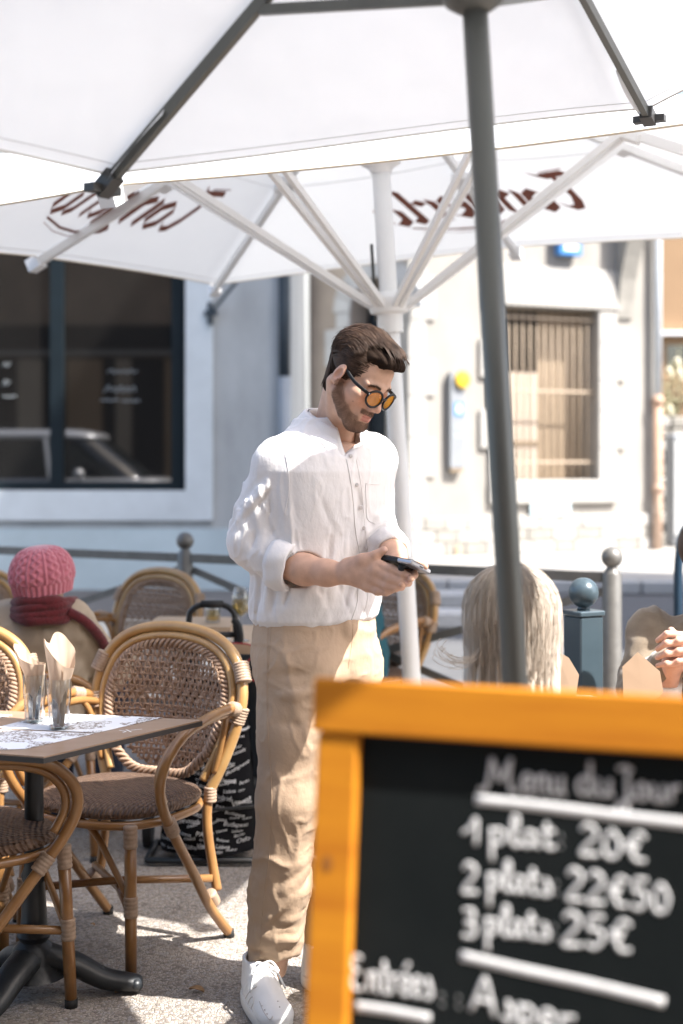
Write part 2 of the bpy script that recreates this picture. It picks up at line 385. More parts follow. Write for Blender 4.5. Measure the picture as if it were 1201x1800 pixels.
TE = lambda x: 6.15 - 0.533 * (x - 1.10)
terrace = sheet('terrace', [(-2.0, -4.9), (6, -4.9), (6, TE(6)), (-2.0, TE(-2.0))], 0.006, m_agg)
pave = sheet('pavement', [(-0.9, 15.05), (7.5, 14.55), (9, 30), (-4, 30)], 0.13, m_pave, th=0.128)
kb = MB(); kb.cbox((0, 0, 0), (0.98, 0.16, 0.135), 0.012); km = kb.mesh('kerb_stone')
kerb = tag(bpy.data.objects.new('kerb', None), kind='structure'); COL.objects.link(kerb)
for i in range(8):
    o = obj('kerb_stone', km, m_kerb, kerb, False); o.location = (-0.88 + i * 0.995, 14.88 - 0.0595 * (i * 0.995), 0.003); o.rotation_euler = (0, 0, math.atan2(-0.5, 8.4))

# ------------------------------------------------------------------ facades
class Wall:
    """vertical plane through p0 (x,y), running at angle a; t along it, z up, off towards the viewer"""
    def __init__(s, x, y, a): s.o = (x, y); s.d = (math.cos(R(a)), math.sin(R(a))); s.n = (math.sin(R(a)), -math.cos(R(a))); s.a = R(a)
    def tz(s, px, py=HOR):
        k = (px - CX0) / FPX; t = (k * s.o[1] - s.o[0]) / (s.d[0] - k * s.d[1]); D = s.o[1] + t * s.d[1]
        return t, HC - (py - HOR) * D / FPX
    def t(s, px): return s.tz(px)[0]
    def z(s, px, py): return s.tz(px, py)[1]
    def P(s, t, z, off=0.0): return Vector((s.o[0] + s.d[0] * t + s.n[0] * off, s.o[1] + s.d[1] * t + s.n[1] * off, z))
    def box(s, b, t0, t1, z0, z1, o0, o1):
        vs = [s.P(t, z, o) for t, o, z in ((t0, o0, z0), (t1, o0, z0), (t1, o1, z0), (t0, o1, z0), (t0, o0, z1), (t1, o0, z1), (t1, o1, z1), (t0, o1, z1))]
        b.add(vs, [(0, 1, 2, 3), (7, 6, 5, 4), (4, 5, 1, 0), (5, 6, 2, 1), (6, 7, 3, 2), (7, 4, 0, 3)])
    def one(s, name, m, par, t0, t1, z0, z1, o0, o1, bevel=0.0):
        b = MB(); s.box(b, t0, t1, z0, z1, o0, o1); return b.build(name, m, par, False, fixn=True, bevel=bevel)
    def holed(s, b, t0, t1, z0, z1, o0, o1, holes):
        ts = sorted({t0, t1, *[h[0] for h in holes], *[h[1] for h in holes]})
        for a, c in zip(ts[:-1], ts[1:]):
            hs = sorted([h for h in holes if h[0] <= a + 1e-6 and h[1] >= c - 1e-6], key=lambda h: h[2]); zz = z0
            for h in hs:
                if h[2] > zz: s.box(b, a, c, zz, h[2], o0, o1)
                zz = h[3]
            if zz < z1: s.box(b, a, c, zz, z1, o0, o1)
m_wl = mat('grey_render', (.40, .42, .425), .9, var=.30, scale=1.6, stretch=(1, 1, .35), bump=.2, bscale=50)
m_bluep = mat('pale_blue_paint', (.44, .53, .565), .8, var=.14, scale=1.2, bump=.12, bscale=60)
m_surr = mat('blue_grey_surround', (.55, .60, .625), .8, var=.12, scale=2, bump=.1, bscale=60)
m_frame = mat('dark_teal_joinery', (.006, .012, .016), .6, var=.2, scale=6, spec=.2)
m_dglass = mat('dark_window_glass', (.012, .011, .010), .03, var=.3, scale=.8, spec=1.0)
m_dglass.node_tree.nodes['Principled BSDF'].inputs['IOR'].default_value = 1.75
m_letter = mat('white_window_lettering', (.22, .24, .25), .6, var=.05)
m_zinc = mat('dark_downpipe_metal', (.03, .045, .06), .5, var=.2)
m_pipeL = mat('pale_pipe_metal', (.50, .53, .56), .5, var=.1)
WL = Wall(-1.46, 15.2, -1.5)
LB = thing('shop_building', 'grey rendered shop building with wide dark framed window behind the pink beanie', 'building', WL.P(-3, 0))
LB.location = (0, 0, 0)
t0w, t1w = WL.t(-170), WL.t(327); zb = WL.z(327, 862); zt = WL.z(327, 400) + 0.35
b = MB(); WL.holed(b, -9.0, WL.t(512), WL.z(360, 929), 9.0, -0.3, 0.0, [(t0w, t1w, zb, zt)]); b.build('wall', m_wl, LB, False, fixn=True)
WL.one('painted_base', m_bluep, LB, -9.0, WL.t(512) - 0.002, -0.05, WL.z(360, 929) - .002, -0.3, 0.035)
b = MB(); WL.box(b, -9, WL.t(512), 0, 9, -7, -0.32); b.build('body', m_wl, LB, False, fixn=True)
b = MB(); WL.box(b, -9.3, WL.t(512) + .3, 9.0, 9.35, -7.3, 0.45); b.build('roof', mat('roof_tile_brown', (.30, .15, .09), .8, scale=12), LB, False, fixn=True)
b = MB(); ts0, ts1 = WL.t(-215), WL.t(375)
WL.box(b, ts0, ts1, WL.z(360, 915), zb, 0.001, 0.05); WL.box(b, t1w, ts1, zb, zt, 0.001, 0.05); WL.box(b, ts0, t0w, zb, zt, 0.001, 0.05); WL.box(b, ts0, ts1, zt, zt + .3, 0.001, 0.05)
b.build('window_surround', m_surr, LB, False, fixn=True)
wn = obj('window', bpy.data.meshes.new('window'), None, LB); b = MB(); fw = WL.t(327) - WL.t(300)
WL.box(b, t0w + .003, t0w + fw, zb, zt, -.16, -.06); WL.box(b, t1w - fw, t1w - .003, zb, zt, -.16, -.06)
WL.box(b, t0w + fw, t1w - fw, zb, zb + .09, -.159, -.061); WL.box(b, t0w + fw, t1w - fw, zt - .1, zt, -.159, -.061)
tm0, tm1 = WL.t(86), WL.t(109); WL.box(b, tm0, tm1, zb + .09, zt - .1, -.16, -.055)
wn.data = b.mesh('window'); wn.data.materials.append(m_frame)
for a, c in ((t0w + fw, tm0), (tm1, t1w - fw)): WL.one('pane', m_dglass, wn, a, c, zb + .09, zt - .1, -.125, -.115)
# blurred white script on the panes (too soft to read in the photo)
def squiggle(x0, x1, y, amp, n, seed):
    r = random.Random(seed); pts = []
    for i in range(n + 1):
        u = i / n; pts.append((x0 + (x1 - x0) * u + (0.35 * amp if i % 2 else -0.2 * amp), y + (-amp if i % 2 else amp) * r.uniform(.35, 1.0)))
    return pts
lb = MB()
for (x0, x1, y, amp, n, sd) in ((186, 238, 652, 4, 9, 1), (180, 236, 683, 7, 10, 2), (173, 205, 703, 2.6, 8, 3), (211, 243, 704, 2.6, 8, 4), (0, 12, 640, 4, 3, 5), (0, 11, 672, 6, 3, 6), (0, 24, 696, 2.5, 6, 7)):
    pts = []
    for x, y_ in squiggle(x0, x1, y, amp, n, sd):
        t_, z_ = WL.tz(x, y_); pts.append(WL.P(t_, z_, -0.112))
    lb.tube(spline(pts, 4), 0.006, 5, flat=0.15, up=(WL.n[0], WL.n[1], 0))
lb.build('window_lettering', m_letter, wn)
b = MB(); tp = WL.t(501)
b.tube([WL.P(tp, z_, .09) for z_ in (WL.z(501, 668), 3, 6, 8.9)], .062, 12); b.build('downpipe', m_zinc, LB)
b = MB(); b.tube([WL.P(tp, z_, .09) for z_ in (-.02, 1.0, WL.z(501, 668) + .03)], .068, 12); b.build('downpipe_foot', mat('grey_pipe_foot', (.22, .25, .28), .6), LB)
b = MB(); th, zh = WL.tz(371, 552); b.bar(WL.P(th, zh - .12, .07), WL.P(th, zh + .12, .07), .05, .03); b.bar(WL.P(th, zh, .05), WL.P(th + .5, zh + .5, .5), .025, .025); b.bar(WL.P(th - .06, zh, .08), WL.P(th + .08, zh, .08), .04, .05)
b.build('awning_bracket', m_zinc, LB, False)

# right building: sunlit street front + shaded side with arched doorway
m_plast = mat('cream_plaster', (.335, .315, .285), .9, var=.2, scale=1.4, stretch=(1, 1, .5), bump=.25, bscale=45, bdist=.004)
m_shadeplast = mat('tan_side_plaster', (.42, .36, .31), .9, var=.18, scale=1.6, bump=.3, bscale=40, bdist=.005)
m_stone = mat('pale_limestone', (.40, .385, .36), .85, var=.12, scale=6, bump=.35, bscale=40, bdist=.006)
m_stoneb = mat('greyish_limestone', (.31, .295, .265), .88, var=.2, scale=5, bump=.45, bscale=35, bdist=.01)
m_mortar = mat('mortar', (.13, .12, .11), .95, var=.1)
m_iron = mat('rusty_painted_bar', (.44, .35, .26), .7, var=.25, scale=30)
m_woodp = mat('pale_board', (.52, .44, .36), .75, var=.2, scale=6, stretch=(6, 6, .6))
m_woodt = mat('tan_shutter_wood', (.33, .25, .17), .75, var=.3, scale=5, stretch=(6, 6, .6))
m_black = mat('black_interior', (.015, .013, .012), .9)
WR = Wall(.88, 18.4, 23.4); WA = Wall(-.70, 19.5, -34.86)
LA = math.hypot(.88 + .70, 18.4 - 19.5)
RB = thing('town_house', 'pale plastered stone house with barred window and quoins in full sun', 'building')
TR = WR.t(1150)
ho = (WR.t(880), WR.t(1050), WR.z(1050, 843), WR.z(1050, 545)); zpl = .63
b = MB(); WR.holed(b, .001, TR, zpl, 8.5, -.45, 0.0, [ho]); WR.box(b, .001, TR, -.1, zpl - .001, -.45, -.012); b.build('wall', m_plast, RB, False, fixn=True)
b = MB(); WR.box(b, .05, TR, 0, 8.5, -7, -.75); b.build('body', m_plast, RB, False, fixn=True)
b = MB(); WR.box(b, -.4, TR + .4, 8.5, 8.75, -7.4, .6); b.build('roof', MATS['roof_tile_brown'], RB, False, fixn=True)
# plinth of dressed blocks, three courses
WR.one('plinth_mortar', m_mortar, RB, .0, TR, .12, zpl - .012, -.011, .022)
r_ = random.Random(3); ch = [.13, .30, .465, .64]
for c in range(3):
    t = -.02 + (0.0 if c % 2 else -.16)
    while t < TR - .05:
        w = r_.uniform(.30, .40); a0 = max(t, .005); a1 = min(t + w - .012, TR - .004)
        if a1 - a0 > .06: WR.one('stone', m_stone if r_.random() < .75 else m_stoneb, RB, a0, a1, ch[c] + .006, ch[c + 1] - .006, .001, .045 + r_.uniform(-.006, .008), bevel=.008)
        t += w
# quoins at the near corner (wrap both faces)
z = zpl + .01; k = 0
while z < 6.3:
    hq = r_.uniform(.46, .58); w = .36 if k % 2 else .22
    b = MB(); WR.box(b, -.028, w, z + .006, z + hq - .006, -.02, .035); WA.box(b, LA - (.22 if k % 2 else .34), LA + .02, z + .006, z + hq - .006, -.02, .03)
    o = b.build('stone', m_stone, RB, False, fixn=True); z += hq; k += 1
# window surround
sx0, sx1 = WR.t(858), WR.t(1082)
WR.one('lintel', m_stone, RB, sx0 - .05, sx1 + .08, ho[3] + .002, WR.z(960, 470), .001, .06, bevel=.012)
WR.one('sill', m_stone, RB, sx0, sx1, WR.z(1000, 884), ho[2] - .002, .001, .075, bevel=.012)
z = ho[2]; k = 0
while z < ho[3] - .05:
    hq = min(.42 + .1 * (k % 2), ho[3] - z); e = .14 if k % 2 else 0
    WR.one('stone', m_stone, RB, sx0 - e, ho[0] - .002, z + .004, z + hq - .004, .001, .05, bevel=.008)
    WR.one('stone', m_stone, RB, ho[1] + .002, sx1 + e, z + .004, z + hq - .004, .001, .05, bevel=.008); z += hq; k += 1
# window recess, shutters, bars
b = MB()
WR.box(b, ho[0] - .1, ho[1] + .1, ho[2] - .1, ho[3] + .1, -.75, -.60); b.build('window_back', m_black, RB, False, fixn=True)
b = MB(); WR.box(b, ho[1] - .002, ho[1] + .09, ho[2], ho[3], -.6, -.44); WR.box(b, ho[0] - .09, ho[0] + .002, ho[2], ho[3], -.6, -.44)
WR.box(b, ho[0] - .09, ho[1] + .09, ho[3] - .002, ho[3] + .09, -.6, -.44); WR.box(b, ho[0] - .09, ho[1] + .09, ho[2] - .09, ho[2] + .002, -.6, -.44)
b.build('window_reveal', m_woodt, RB, False, fixn=True)
tc_ = WR.t(968); zc = WR.z(930, 652)
for i in range(5):
    w = (tc_ - ho[0]) / 5; WR.one('board', m_woodp, RB, ho[0] + i * w + .004, ho[0] + (i + 1) * w - .004, ho[2] + .01, zc, -.36, -.33)
WR.one('board', m_woodt, RB, ho[0] + .01, tc_ - .01, WR.z(930, 782), WR.z(930, 774), -.329, -.31)
for i in range(6):
    w = (ho[1] - tc_ - .03) / 6; WR.one('shutter_board', m_woodt, RB, tc_ + .03 + i * w + .003, tc_ + .03 + (i + 1) * w - .003, ho[2] + .01, ho[3] - .03, -.40, -.36)
nb = 13
for i in range(nb):
    t = ho[0] + .06 + (ho[1] - ho[0] - .16) * i / (nb - 1); b = MB(); b.tube([WR.P(t, ho[2] - .01, -.10), WR.P(t, ho[3] + .01, -.10)], .012, 6); b.build('bar', m_iron, RB)
for py in (560, 688, 812): zz = WR.z(1000, py); WR.one('crossbar', m_iron, RB, ho[0] - .01, ho[1] + .01, zz - .016, zz + .016, -.088, -.074)
# information panel with yellow disc
m_pan = mat('grey_sign_panel', (.26, .275, .295), .5, var=.06); m_yel = mat('yellow_sign', (.75, .48, .03), .5, var=.06); m_bl = mat('blue_sign', (.05, .22, .55), .5, var=.06); m_wht = mat('white_sign_paint', (.8, .8, .8), .5, var=.03)
m_dkg = mat('sign_text_grey', (.33, .38, .40), .6)
SP = thing('wall_sign', 'tall narrow grey sign panel with yellow disc on the plaster wall', 'sign')
ta, tb = WR.t(786), WR.t(811); za, zb2 = WR.z(797, 822), WR.z(797, 655)
WR.one('panel', m_pan, SP, ta, tb, za, zb2, .02, .10); WR.one('panel_foot', m_woodt, SP, ta + .01, tb - .02, za - .05, za - .002, .02, .09)
b = MB(); cy = WR.P(WR.t(806), WR.z(806, 668), .102); Mx = Matrix.Translation(cy) @ Matrix(((WR.d[0], 0, WR.n[0]), (WR.d[1], 0, WR.n[1]), (0, 1, 0))).to_4x4()
b.lathe([(.02, .0), (.105, 0), (.115, .02), (.10, .05), (.02, .06)], 24, Mx); b.build('disc', m_yel, SP, 'auto', fixn=True)
WR.one('blue_square', m_bl, SP, WR.t(792), WR.t(808.5), WR.z(800, 732), WR.z(800, 708), .101, .104)
b = MB(); b.extrude([(.055 * math.cos(a) * (1 + .0), .07 * math.sin(a)) for a in np.linspace(0, 2 * math.pi, 14, endpoint=False)], lambda u, v, d: WR.P(WR.t(800.5) + u * .7, WR.z(800, 719) + v * .9, d), .105, .108); b.build('white_emblem', m_wht, SP, False, fixn=True)
for y0, y1 in ((746, 754), (763, 769)): WR.one('text_block', m_dkg, SP, WR.t(792), WR.t(808), WR.z(800, y1), WR.z(800, y0), .101, .104)
PL = tag(WR.one('wall_plaque', mat('pale_blue_enamel', (.50, .62, .66), .4), None, WR.t(929), WR.t(999), WR.z(964, 906), WR.z(964, 881), .047, .065), 'small pale blue plaque below the barred window', 'plaque')
b = MB(); WR.box(b, WR.t(797.0), WR.t(807), WR.z(800, 978), WR.z(800, 958), .05, .07)
tag(b.build('vent_cover', mat('tan_metal', (.42, .32, .22), .6), None, False, fixn=True), 'small tan metal cover on the stone plinth', 'cover')
BS = thing('projecting_sign', 'blue projecting sign above the barred window under the parasol edge', 'sign')
t_, z_ = WR.tz(975, 450); zb3 = z_
WR.one('sign_box', m_bl, BS, t_ - .02, t_ + .33, zb3, zb3 + .42, .03, .17, bevel=.01); WR.one('white_band', m_wht, BS, t_ + .05, t_ + .26, zb3 + .06, zb3 + .3, .171, .174)
b = MB(); b.bar(WR.P(t_ + .15, zb3 + .44, 0), WR.P(t_ + .15, zb3 + .44, .17), .03, .03); b.build('bracket_arm', m_zinc, BS, False)
# stone console under the eaves and drain pipe at the far end
t_, _ = WR.tz(1082); zk0, zk1 = WR.z(1085, 562), WR.z(1085, 425)
b = MB(); prof = [(0, zk0), (.04, zk0 + .02), (.07, zk0 + .25), (.13, zk0 + .55), (.23, zk0 + .85), (.32, zk1), (.32, zk1 + .8), (0, zk1 + .8)]
b.extrude(prof, lambda u, v, d: WR.P(d, v, u), t_, t_ + .26); b.build('console', m_stoneb, RB, False, fixn=True)
b = MB(); tq = WR.t(1148)
b.tube([WR.P(tq, z_, .11) for z_ in (WR.z(1148, 700), 4, 8.4)], .058, 12); b.build('downpipe', m_pipeL, RB)
m_castp = mat('rusty_cast_pipe', (.55, .42, .33), .7, col2=(.30, .16, .09), scale=2.5, stretch=(1, 1, .4))
b = MB(); b.tube([WR.P(tq, z_, .11) for z_ in (.12, .8, WR.z(1148, 700) + .04)], .064, 12)
for zz in (WR.z(1148, 706), WR.z(1148, 858)): b.tube([WR.P(tq, zz - .05, .11), WR.P(tq, zz + .05, .11)], .08, 12)
b.build('downpipe_foot', m_castp, RB)
# shaded side with arched doorway
def side_pt(px, py): t, z = WA.tz(px, py); return t, z
tl, tr_ = WA.t(617), WA.t(716); tm = (tl + tr_) / 2; rad = (tr_ - tl) / 2; zs = WA.z(660, 487) - rad
arch = [(tm + rad * math.cos(a), zs + rad * math.sin(a)) for a in np.linspace(math.pi, 0, 15)]
b = MB(); poly = [(-1.4, .0), (tl, .0)] + arch + [(tr_, .0), (LA, .0), (LA, 8.5), (-1.4, 8.5)]
b.extrude(poly, lambda u, v, d: WA.P(u, v, d), 0, -.4); b.build('side_wall', m_shadeplast, RB, False, fixn=True)
b = MB(); WA.box(b, tl - .1, tr_ + .1, 0, zs + rad + .1, -1.2, -1.0); b.build('doorway_back', m_black, RB, False, fixn=True)
m_shst = mat('side_limestone', (.52, .53, .54), .88, var=.15, scale=5, bump=.3, bscale=30)
z = .13; k = 0
while z < zs - .1:
    hq = min(.5, zs - z); e = .40 if k % 2 else .22
    WA.one('stone', m_shst, RB, tl - e, tl - .002, z + .005, z + hq - .005, .002, .045, bevel=.008); z += hq; k += 1
for i in range(9):
    a0, a1 = math.pi - math.pi * i / 9 - .012, math.pi - math.pi * (i + 1) / 9 + .012; ro = rad + .26
    b = MB(); b.extrude([(tm + rad * math.cos(a0), zs + rad * math.sin(a0)), (tm + ro * math.cos(a0), zs + ro * math.sin(a0)), (tm + ro * math.cos(a1), zs + ro * math.sin(a1)), (tm + rad * math.cos(a1), zs + rad * math.sin(a1))],
                        lambda u, v, d: WA.P(u, v, d), .002, .05); b.build('arch_stone', m_shst, RB, False, fixn=True)
for i in range(4): w = 2 * rad / 4; WA.one('door_board', m_zinc, RB, tl + i * w + .006, tl + (i + 1) * w - .006, .1, zs + rad * .25, -.5, -.45)

# gap on the far right: rubble wall, cabinet, tan house, shrub
WG = Wall(4.6, 21.2, 0)
RW = thing('rubble_wall', 'low rubble stone wall right of the rusty downpipe', 'wall')
WG.one('wall_core', m_mortar, RW, 0, 6, 0, WG.z(1170, 735), -.4, -.02)
r_ = random.Random(5); z = .12
while z < WG.z(1170, 740) - .05:
    hq = r_.uniform(.12, .22); t = .0
    while t < 1.4:
        w = r_.uniform(.16, .36); b = MB(); WG.box(b, t + .012, t + w - .012, z + .01, z + hq - .01, -.05, .03 + r_.uniform(-.02, .03)); b.build('stone', m_stone if r_.random() < .6 else m_stoneb, RW, False, fixn=True, bevel=.025); t += w
    z += hq
WC = Wall(5.0, 20.4, 0)
CB = thing('street_cabinet', 'pale grey street cabinet at the right edge before the rubble wall', 'cabinet')
b = MB(); ca, cb_ = WC.t(1181), WC.t(1215); zt2 = WC.z(1195, 762)
b.cbox((ca + 5.0, 20.4, .13), (cb_ + 5.0, 20.85, zt2), .04); b.build('case', m_pan, CB, False)
b = MB(); b.box((ca + 5.04, 20.385, .3), (cb_ + 4.97, 20.399, zt2 - .1)); b.build('door', mat('cabinet_door', (.6, .62, .63), .5), CB, False)
FH = thing('tan_house', 'tan walled house far down the lane at the right edge', 'building')
WF = Wall(9.0, 36, 0); a_, b_ = WF.t(1140), WF.t(1500)
z1, z2 = WF.z(1185, 552), WF.z(1185, 630)
m_tan = mat('tan_render', (.30, .19, .105), .9, var=.08, scale=1.0)
WF.one('wall', m_tan, FH, a_, b_, 0, WF.z(1185, 200), -6, 0); WF.one('gutter', m_wht, FH, a_, b_, WF.z(1185, 590), WF.z(1185, 583), .01, .25)
WF.one('window', m_dglass, FH, WF.t(1172), WF.t(1260), WF.z(1185, 645), WF.z(1185, 607), .005, .03)
m_leafp = mat('pale_olive_leaf', (.30, .30, .17), .7, var=.3, scale=20); m_flow = mat('cream_blossom', (.72, .68, .52), .7); m_bark = mat('bark_brown', (.12, .09, .06), .9)
SB = thing('wall_shrub', 'straggly shrub with pale blossoms growing on the rubble wall', 'shrub')
r_ = random.Random(9); base = WG.P(.35, WG.z(1170, 745), -.25); bs = MB(); lf = MB(); fl = MB()
for i in range(22):
    top = WG.P(.15 + r_.uniform(-.05, .75), WG.z(1180, r_.uniform(590, 720)), r_.uniform(-.35, .05)); mid = (base + top) / 2 + V(r_.uniform(-.1, .1), r_.uniform(-.1, .1), .05); pts = spline([base, mid, top], 6); bs.tube(pts, [.012 - .008 * j / 12 for j in range(13)], 5)
    for q in range(26):
        p = pts[r_.randrange(4, 13)] + V(r_.gauss(0, .05), r_.gauss(0, .05), r_.gauss(0, .05)); dq = V(r_.gauss(0, 1), r_.gauss(0, 1), r_.gauss(0, 1)).normalized() * .045; e = dq.orthogonal().normalized() * .018
        lf.add([p, p + dq * .5 + e, p + dq, p + dq * .5 - e], [(0, 1, 2, 3)])
    if i % 3 == 0: fl.ball(top, .05, 8, 6); fl.ball(top + V(.03, 0, -.08), .035, 8, 6)
bs.build('branches', m_bark, SB); lf.build('leaves', m_leafp, SB, False); fl.build('blossoms', m_flow, SB)

# houses outside the frame: across the road on the right (its shade lies on the road and the shop), and the cafe front behind the terrace
def plain_house(name, label, lo, hi, m, faces):
    T = thing(name, label, 'building'); b = MB(); b.box(lo, hi); b.build('wall', m, T, False)
    b = MB(); b.add([(lo[0] - .3, lo[1] - .3, hi[2]), (hi[0] + .3, lo[1] - .3, hi[2]), (hi[0] + .3, hi[1] + .3, hi[2]), (lo[0] - .3, hi[1] + .3, hi[2]), ((lo[0] + hi[0]) / 2, lo[1] - .3, hi[2] + 1.6), ((lo[0] + hi[0]) / 2, hi[1] + .3, hi[2] + 1.6)],
                    [(0, 3, 2, 1), (0, 1, 4), (3, 5, 2), (0, 4, 5, 3), (1, 2, 5, 4)]); b.build('roof', MATS['roof_tile_brown'], T, False)
    for ax, pos, a0, a1, sg in faces:
        n = max(1, int((a1 - a0) / 2.2))
        for i in range(n):
            c = a0 + (i + .5) * (a1 - a0) / n
            for zz in np.arange(1.0, hi[2] - 2, 3.0):
                f = MB(); g = MB()
                if ax == 'x': f.box((pos - .03, c - .6, zz), (pos + .03, c + .6, zz + 1.8)); g.box((pos - .04, c - .5, zz + .1), (pos + .04, c + .5, zz + 1.7))
                else: f.box((c - .6, pos - .03, zz), (c + .6, pos + .03, zz + 1.8)); g.box((c - .5, pos - .04, zz + .1), (c + .5, pos + .04, zz + 1.7))
                w = f.build('window', m_woodp, T, False); g.build('pane', m_dglass, w, False)
    return T
plain_house('corner_house', 'tall plastered house across the road, outside the picture on the right', (7.2, 7.6, -.02), (9.6, 12.6, 17), m_shadeplast, [('x', 7.2, 8.0, 12.2, -1)])
plain_house('cafe_house', 'brown cafe house behind the terrace, outside the picture', (-11, -12, -.02), (9, -5.0, 9), mat('brown_render', (.26, .18, .12), .9, var=.3, scale=.8), [])

CF = bpy.data.objects['cafe_house']
for nm, m_, z0, z1, y1 in (('fascia', m_black, 4.15, 4.75, -4.9), ('cornice', m_stoneb, 4.02, 4.10, -4.85), ('shopfront', m_black, 0.0, 3.95, -4.97)):
    b = MB(); b.box((-10.8, -5.05, z0), (8.8, y1, z1)); b.build(nm, m_, CF, False)
for i in range(16): b = MB(); b.box((-10.5 + i * 1.25, -5.02, 0), (-10.1 + i * 1.25 + .25 * (i % 3), -4.9, 3.9)); b.build('pillar', m_woodt if i % 2 else m_tan, CF, False)
# ------------------------------------------------------------------ parasols
m_canA = cloth_translucent('white_canvas', (.79, .815, .84), .25)
m_canB = cloth_translucent('white_printed_canvas', (.75, .77, .79), .19)
m_wmet = mat('white_painted_metal', (.78, .79, .80), .4, var=.06, scale=5, rvar=.1)
m_gmet = mat('grey_anodised_metal', (.10, .105, .10), .42, var=.15, scale=4, metal=.35, stretch=(4, 4, .5), rvar=.1)
m_gdark = mat('dark_grey_plastic', (.045, .045, .045), .5, var=.2)
m_brownp = mat('brown_print', (.20, .065, .042), .8, var=.15, scale=30)
m_tanhem = mat('tan_hem_tape', (.66, .58, .46), .8)
m_conc = mat('concrete', (.38, .37, .35), .9, var=.2, scale=9, bump=.3, bscale=60)
CAM = Vector((0, 0, HC))
def scaled(p, k): return CAM + (Vector(p) - CAM) * k

def canopy_fn(apex, tips, pull=.05, sag=.02, lift=.018):
    n = len(tips)
    def f(i, u, j):            # sector i, u across (0..1), j from apex(0) to hem(1)
        a, b = tips[i], tips[(i + 1) % n]; h = a.lerp(b, u); w = 4 * u * (1 - u)
        h = h.lerp(Vector((apex.x, apex.y, h.z)), pull * w)
        p = apex.lerp(h, j); p.z += lift - sag * w * math.sin(math.pi * min(j, .92))
        return p
    return f
def canopy_mesh(f, n, nu=13, nv=15):
    b = MB()
    for i in range(n): b.grid(lambda u, v: f(i, u, .02 + .98 * v), nu, nv)
    me = b.mesh('canopy'); bm = bmesh.new(); bm.from_mesh(me); bmesh.ops.remove_doubles(bm, verts=list(bm.verts), dist=.0008); bmesh.ops.recalc_face_normals(bm, faces=list(bm.faces)); bm.to_mesh(me); bm.free(); return me

# --- white square parasol with eight ribs
def fitB(u, v, w):
    cx, cy, s_, th, zh, rise, tx, ty = 0.172, 5.362, 1.573, 1.169, 2.25, 0.704, -0.047, -0.045
    X = u * math.cos(th) - v * math.sin(th); Y = u * math.sin(th) + v * math.cos(th)
    return scaled((cx + X + w * tx, cy + Y + w * ty, zh + w - tx * X - ty * Y), 1.05)
s_ = 1.573
names = dict(T2=(s_, s_), T1=(0, s_), L=(-s_, s_), M=(-s_, 0), N=(-s_, -s_), M2=(0, -s_), Rr=(s_, -s_), T3=(s_, 0))
tipsB = {k: fitB(*q, 0) for k, q in names.items()}
for k, (x, y) in dict(T2=(378, 506), T1=(67, 458), T3=(906, 440)).items(): tipsB[k] = U(x, y, tipsB[k].y)
tipsB['M'] = U(201, 336, tipsB['M'].y)
TB = [tipsB[k] for k in ('T2', 'T1', 'L', 'M', 'N', 'M2', 'Rr', 'T3')]
apB = U(657, 81, 5.57); PB0, PB1 = U(738, 1435, 5.59), apB
UB = thing('parasol', 'large white square parasol on white pole with brown printed logo', 'parasol')
fB = canopy_fn(apB, TB, .035, .02)
canB = obj('canopy', canopy_mesh(fB, 8), m_canB, UB)
hb = MB(); pts = []
for i in range(8): pts += [fB(i, u, 1.0) for u in np.linspace(0, 1, 12, endpoint=False)]
hb.tube(pts, .004, 5, closed=True); hb.build('hem_tape', m_tanhem, canB)
m_seam = mat('canvas_seam', (.58, .59, .60), .9)
for i in range(8):
    for j_ in (.52, .975):
        sb_ = MB(); sb_.tube([fB(i, u, j_) + V(0, 0, -.002) for u in np.linspace(0, 1, 9)], .0016, 4, caps=False); sb_.build('seam', m_seam, canB)
pdir = (PB1 - PB0).normalized()
b = MB(); b.tube([PB0, PB0 + pdir * (PB1 - PB0).length * .5, PB1], .036, 20); b.build('pole', m_wmet, UB)
def on_pole(p0, d, z): return p0 + d * ((z - p0.z) / d.z)
def disc_at(b, p, d, prof, n=20):
    q = Vector((0, 0, 1)).rotation_difference(d); b.lathe(prof, n, Matrix.Translation(p) @ q.to_matrix().to_4x4())
hubB = on_pole(PB0, pdir, 2.0)
b = MB(); disc_at(b, hubB, pdir, [(.05, -.10), (.052, -.03), (.075, -.02), (.085, .01), (.08, .035), (.06, .045), (.045, .06)]); b.build('slider', m_wmet, UB, 'auto')
b = MB(); disc_at(b, on_pole(PB0, pdir, 2.555), pdir, [(.04, -.03), (.05, -.01), (.078, .005), (.078, .02), (.04, .022)]); b.build('collar', m_wmet, UB, 'auto')
b = MB(); disc_at(b, apB + V(0, 0, -.03), pdir, [(.05, -.06), (.09, -.05), (.10, .0), (.05, .04)]); b.build('crown', m_wmet, UB, 'auto')
b = MB(); b.bar(PB0 + V(-.055, -.0, 0) + pdir * 1.95, PB0 + V(-.055, 0, 0) + pdir * 2.25, .012, .02, (0, 1, 0)); b.build('chain_latch', m_gdark, UB, False)
for i, tp in enumerate(TB):
    a = apB.lerp(tp, .03) + V(0, 0, -.02); e = tp + V(0, 0, -.008); q = (tp - apB).normalized()
    b = MB(); b.bar(a, e, .028, .036); rib = b.build('rib', m_wmet, UB, False)
    b = MB(); b.bar(e - q * .02, e + q * .045, .055, .055); b.build('rib_end', m_wmet, rib, False)
    at = apB.lerp(tp, .58 if i % 2 else .47); sd = q.cross(V(0, 0, 1)).normalized()
    for sg in (-1, 1):
        b = MB(); b.bar(hubB + V(q.x, q.y, 0).normalized() * .065 + sd * sg * .012, at + sd * sg * .034 + V(0, 0, -.02), .018, .025); b.build('strut', m_wmet, rib, False)
    b = MB(); b.bar(at - q * .06 + V(0, 0, -.026), at + q * .06 + V(0, 0, -.026), .085, .03); b.build('strut_bracket', m_wmet, rib, False)
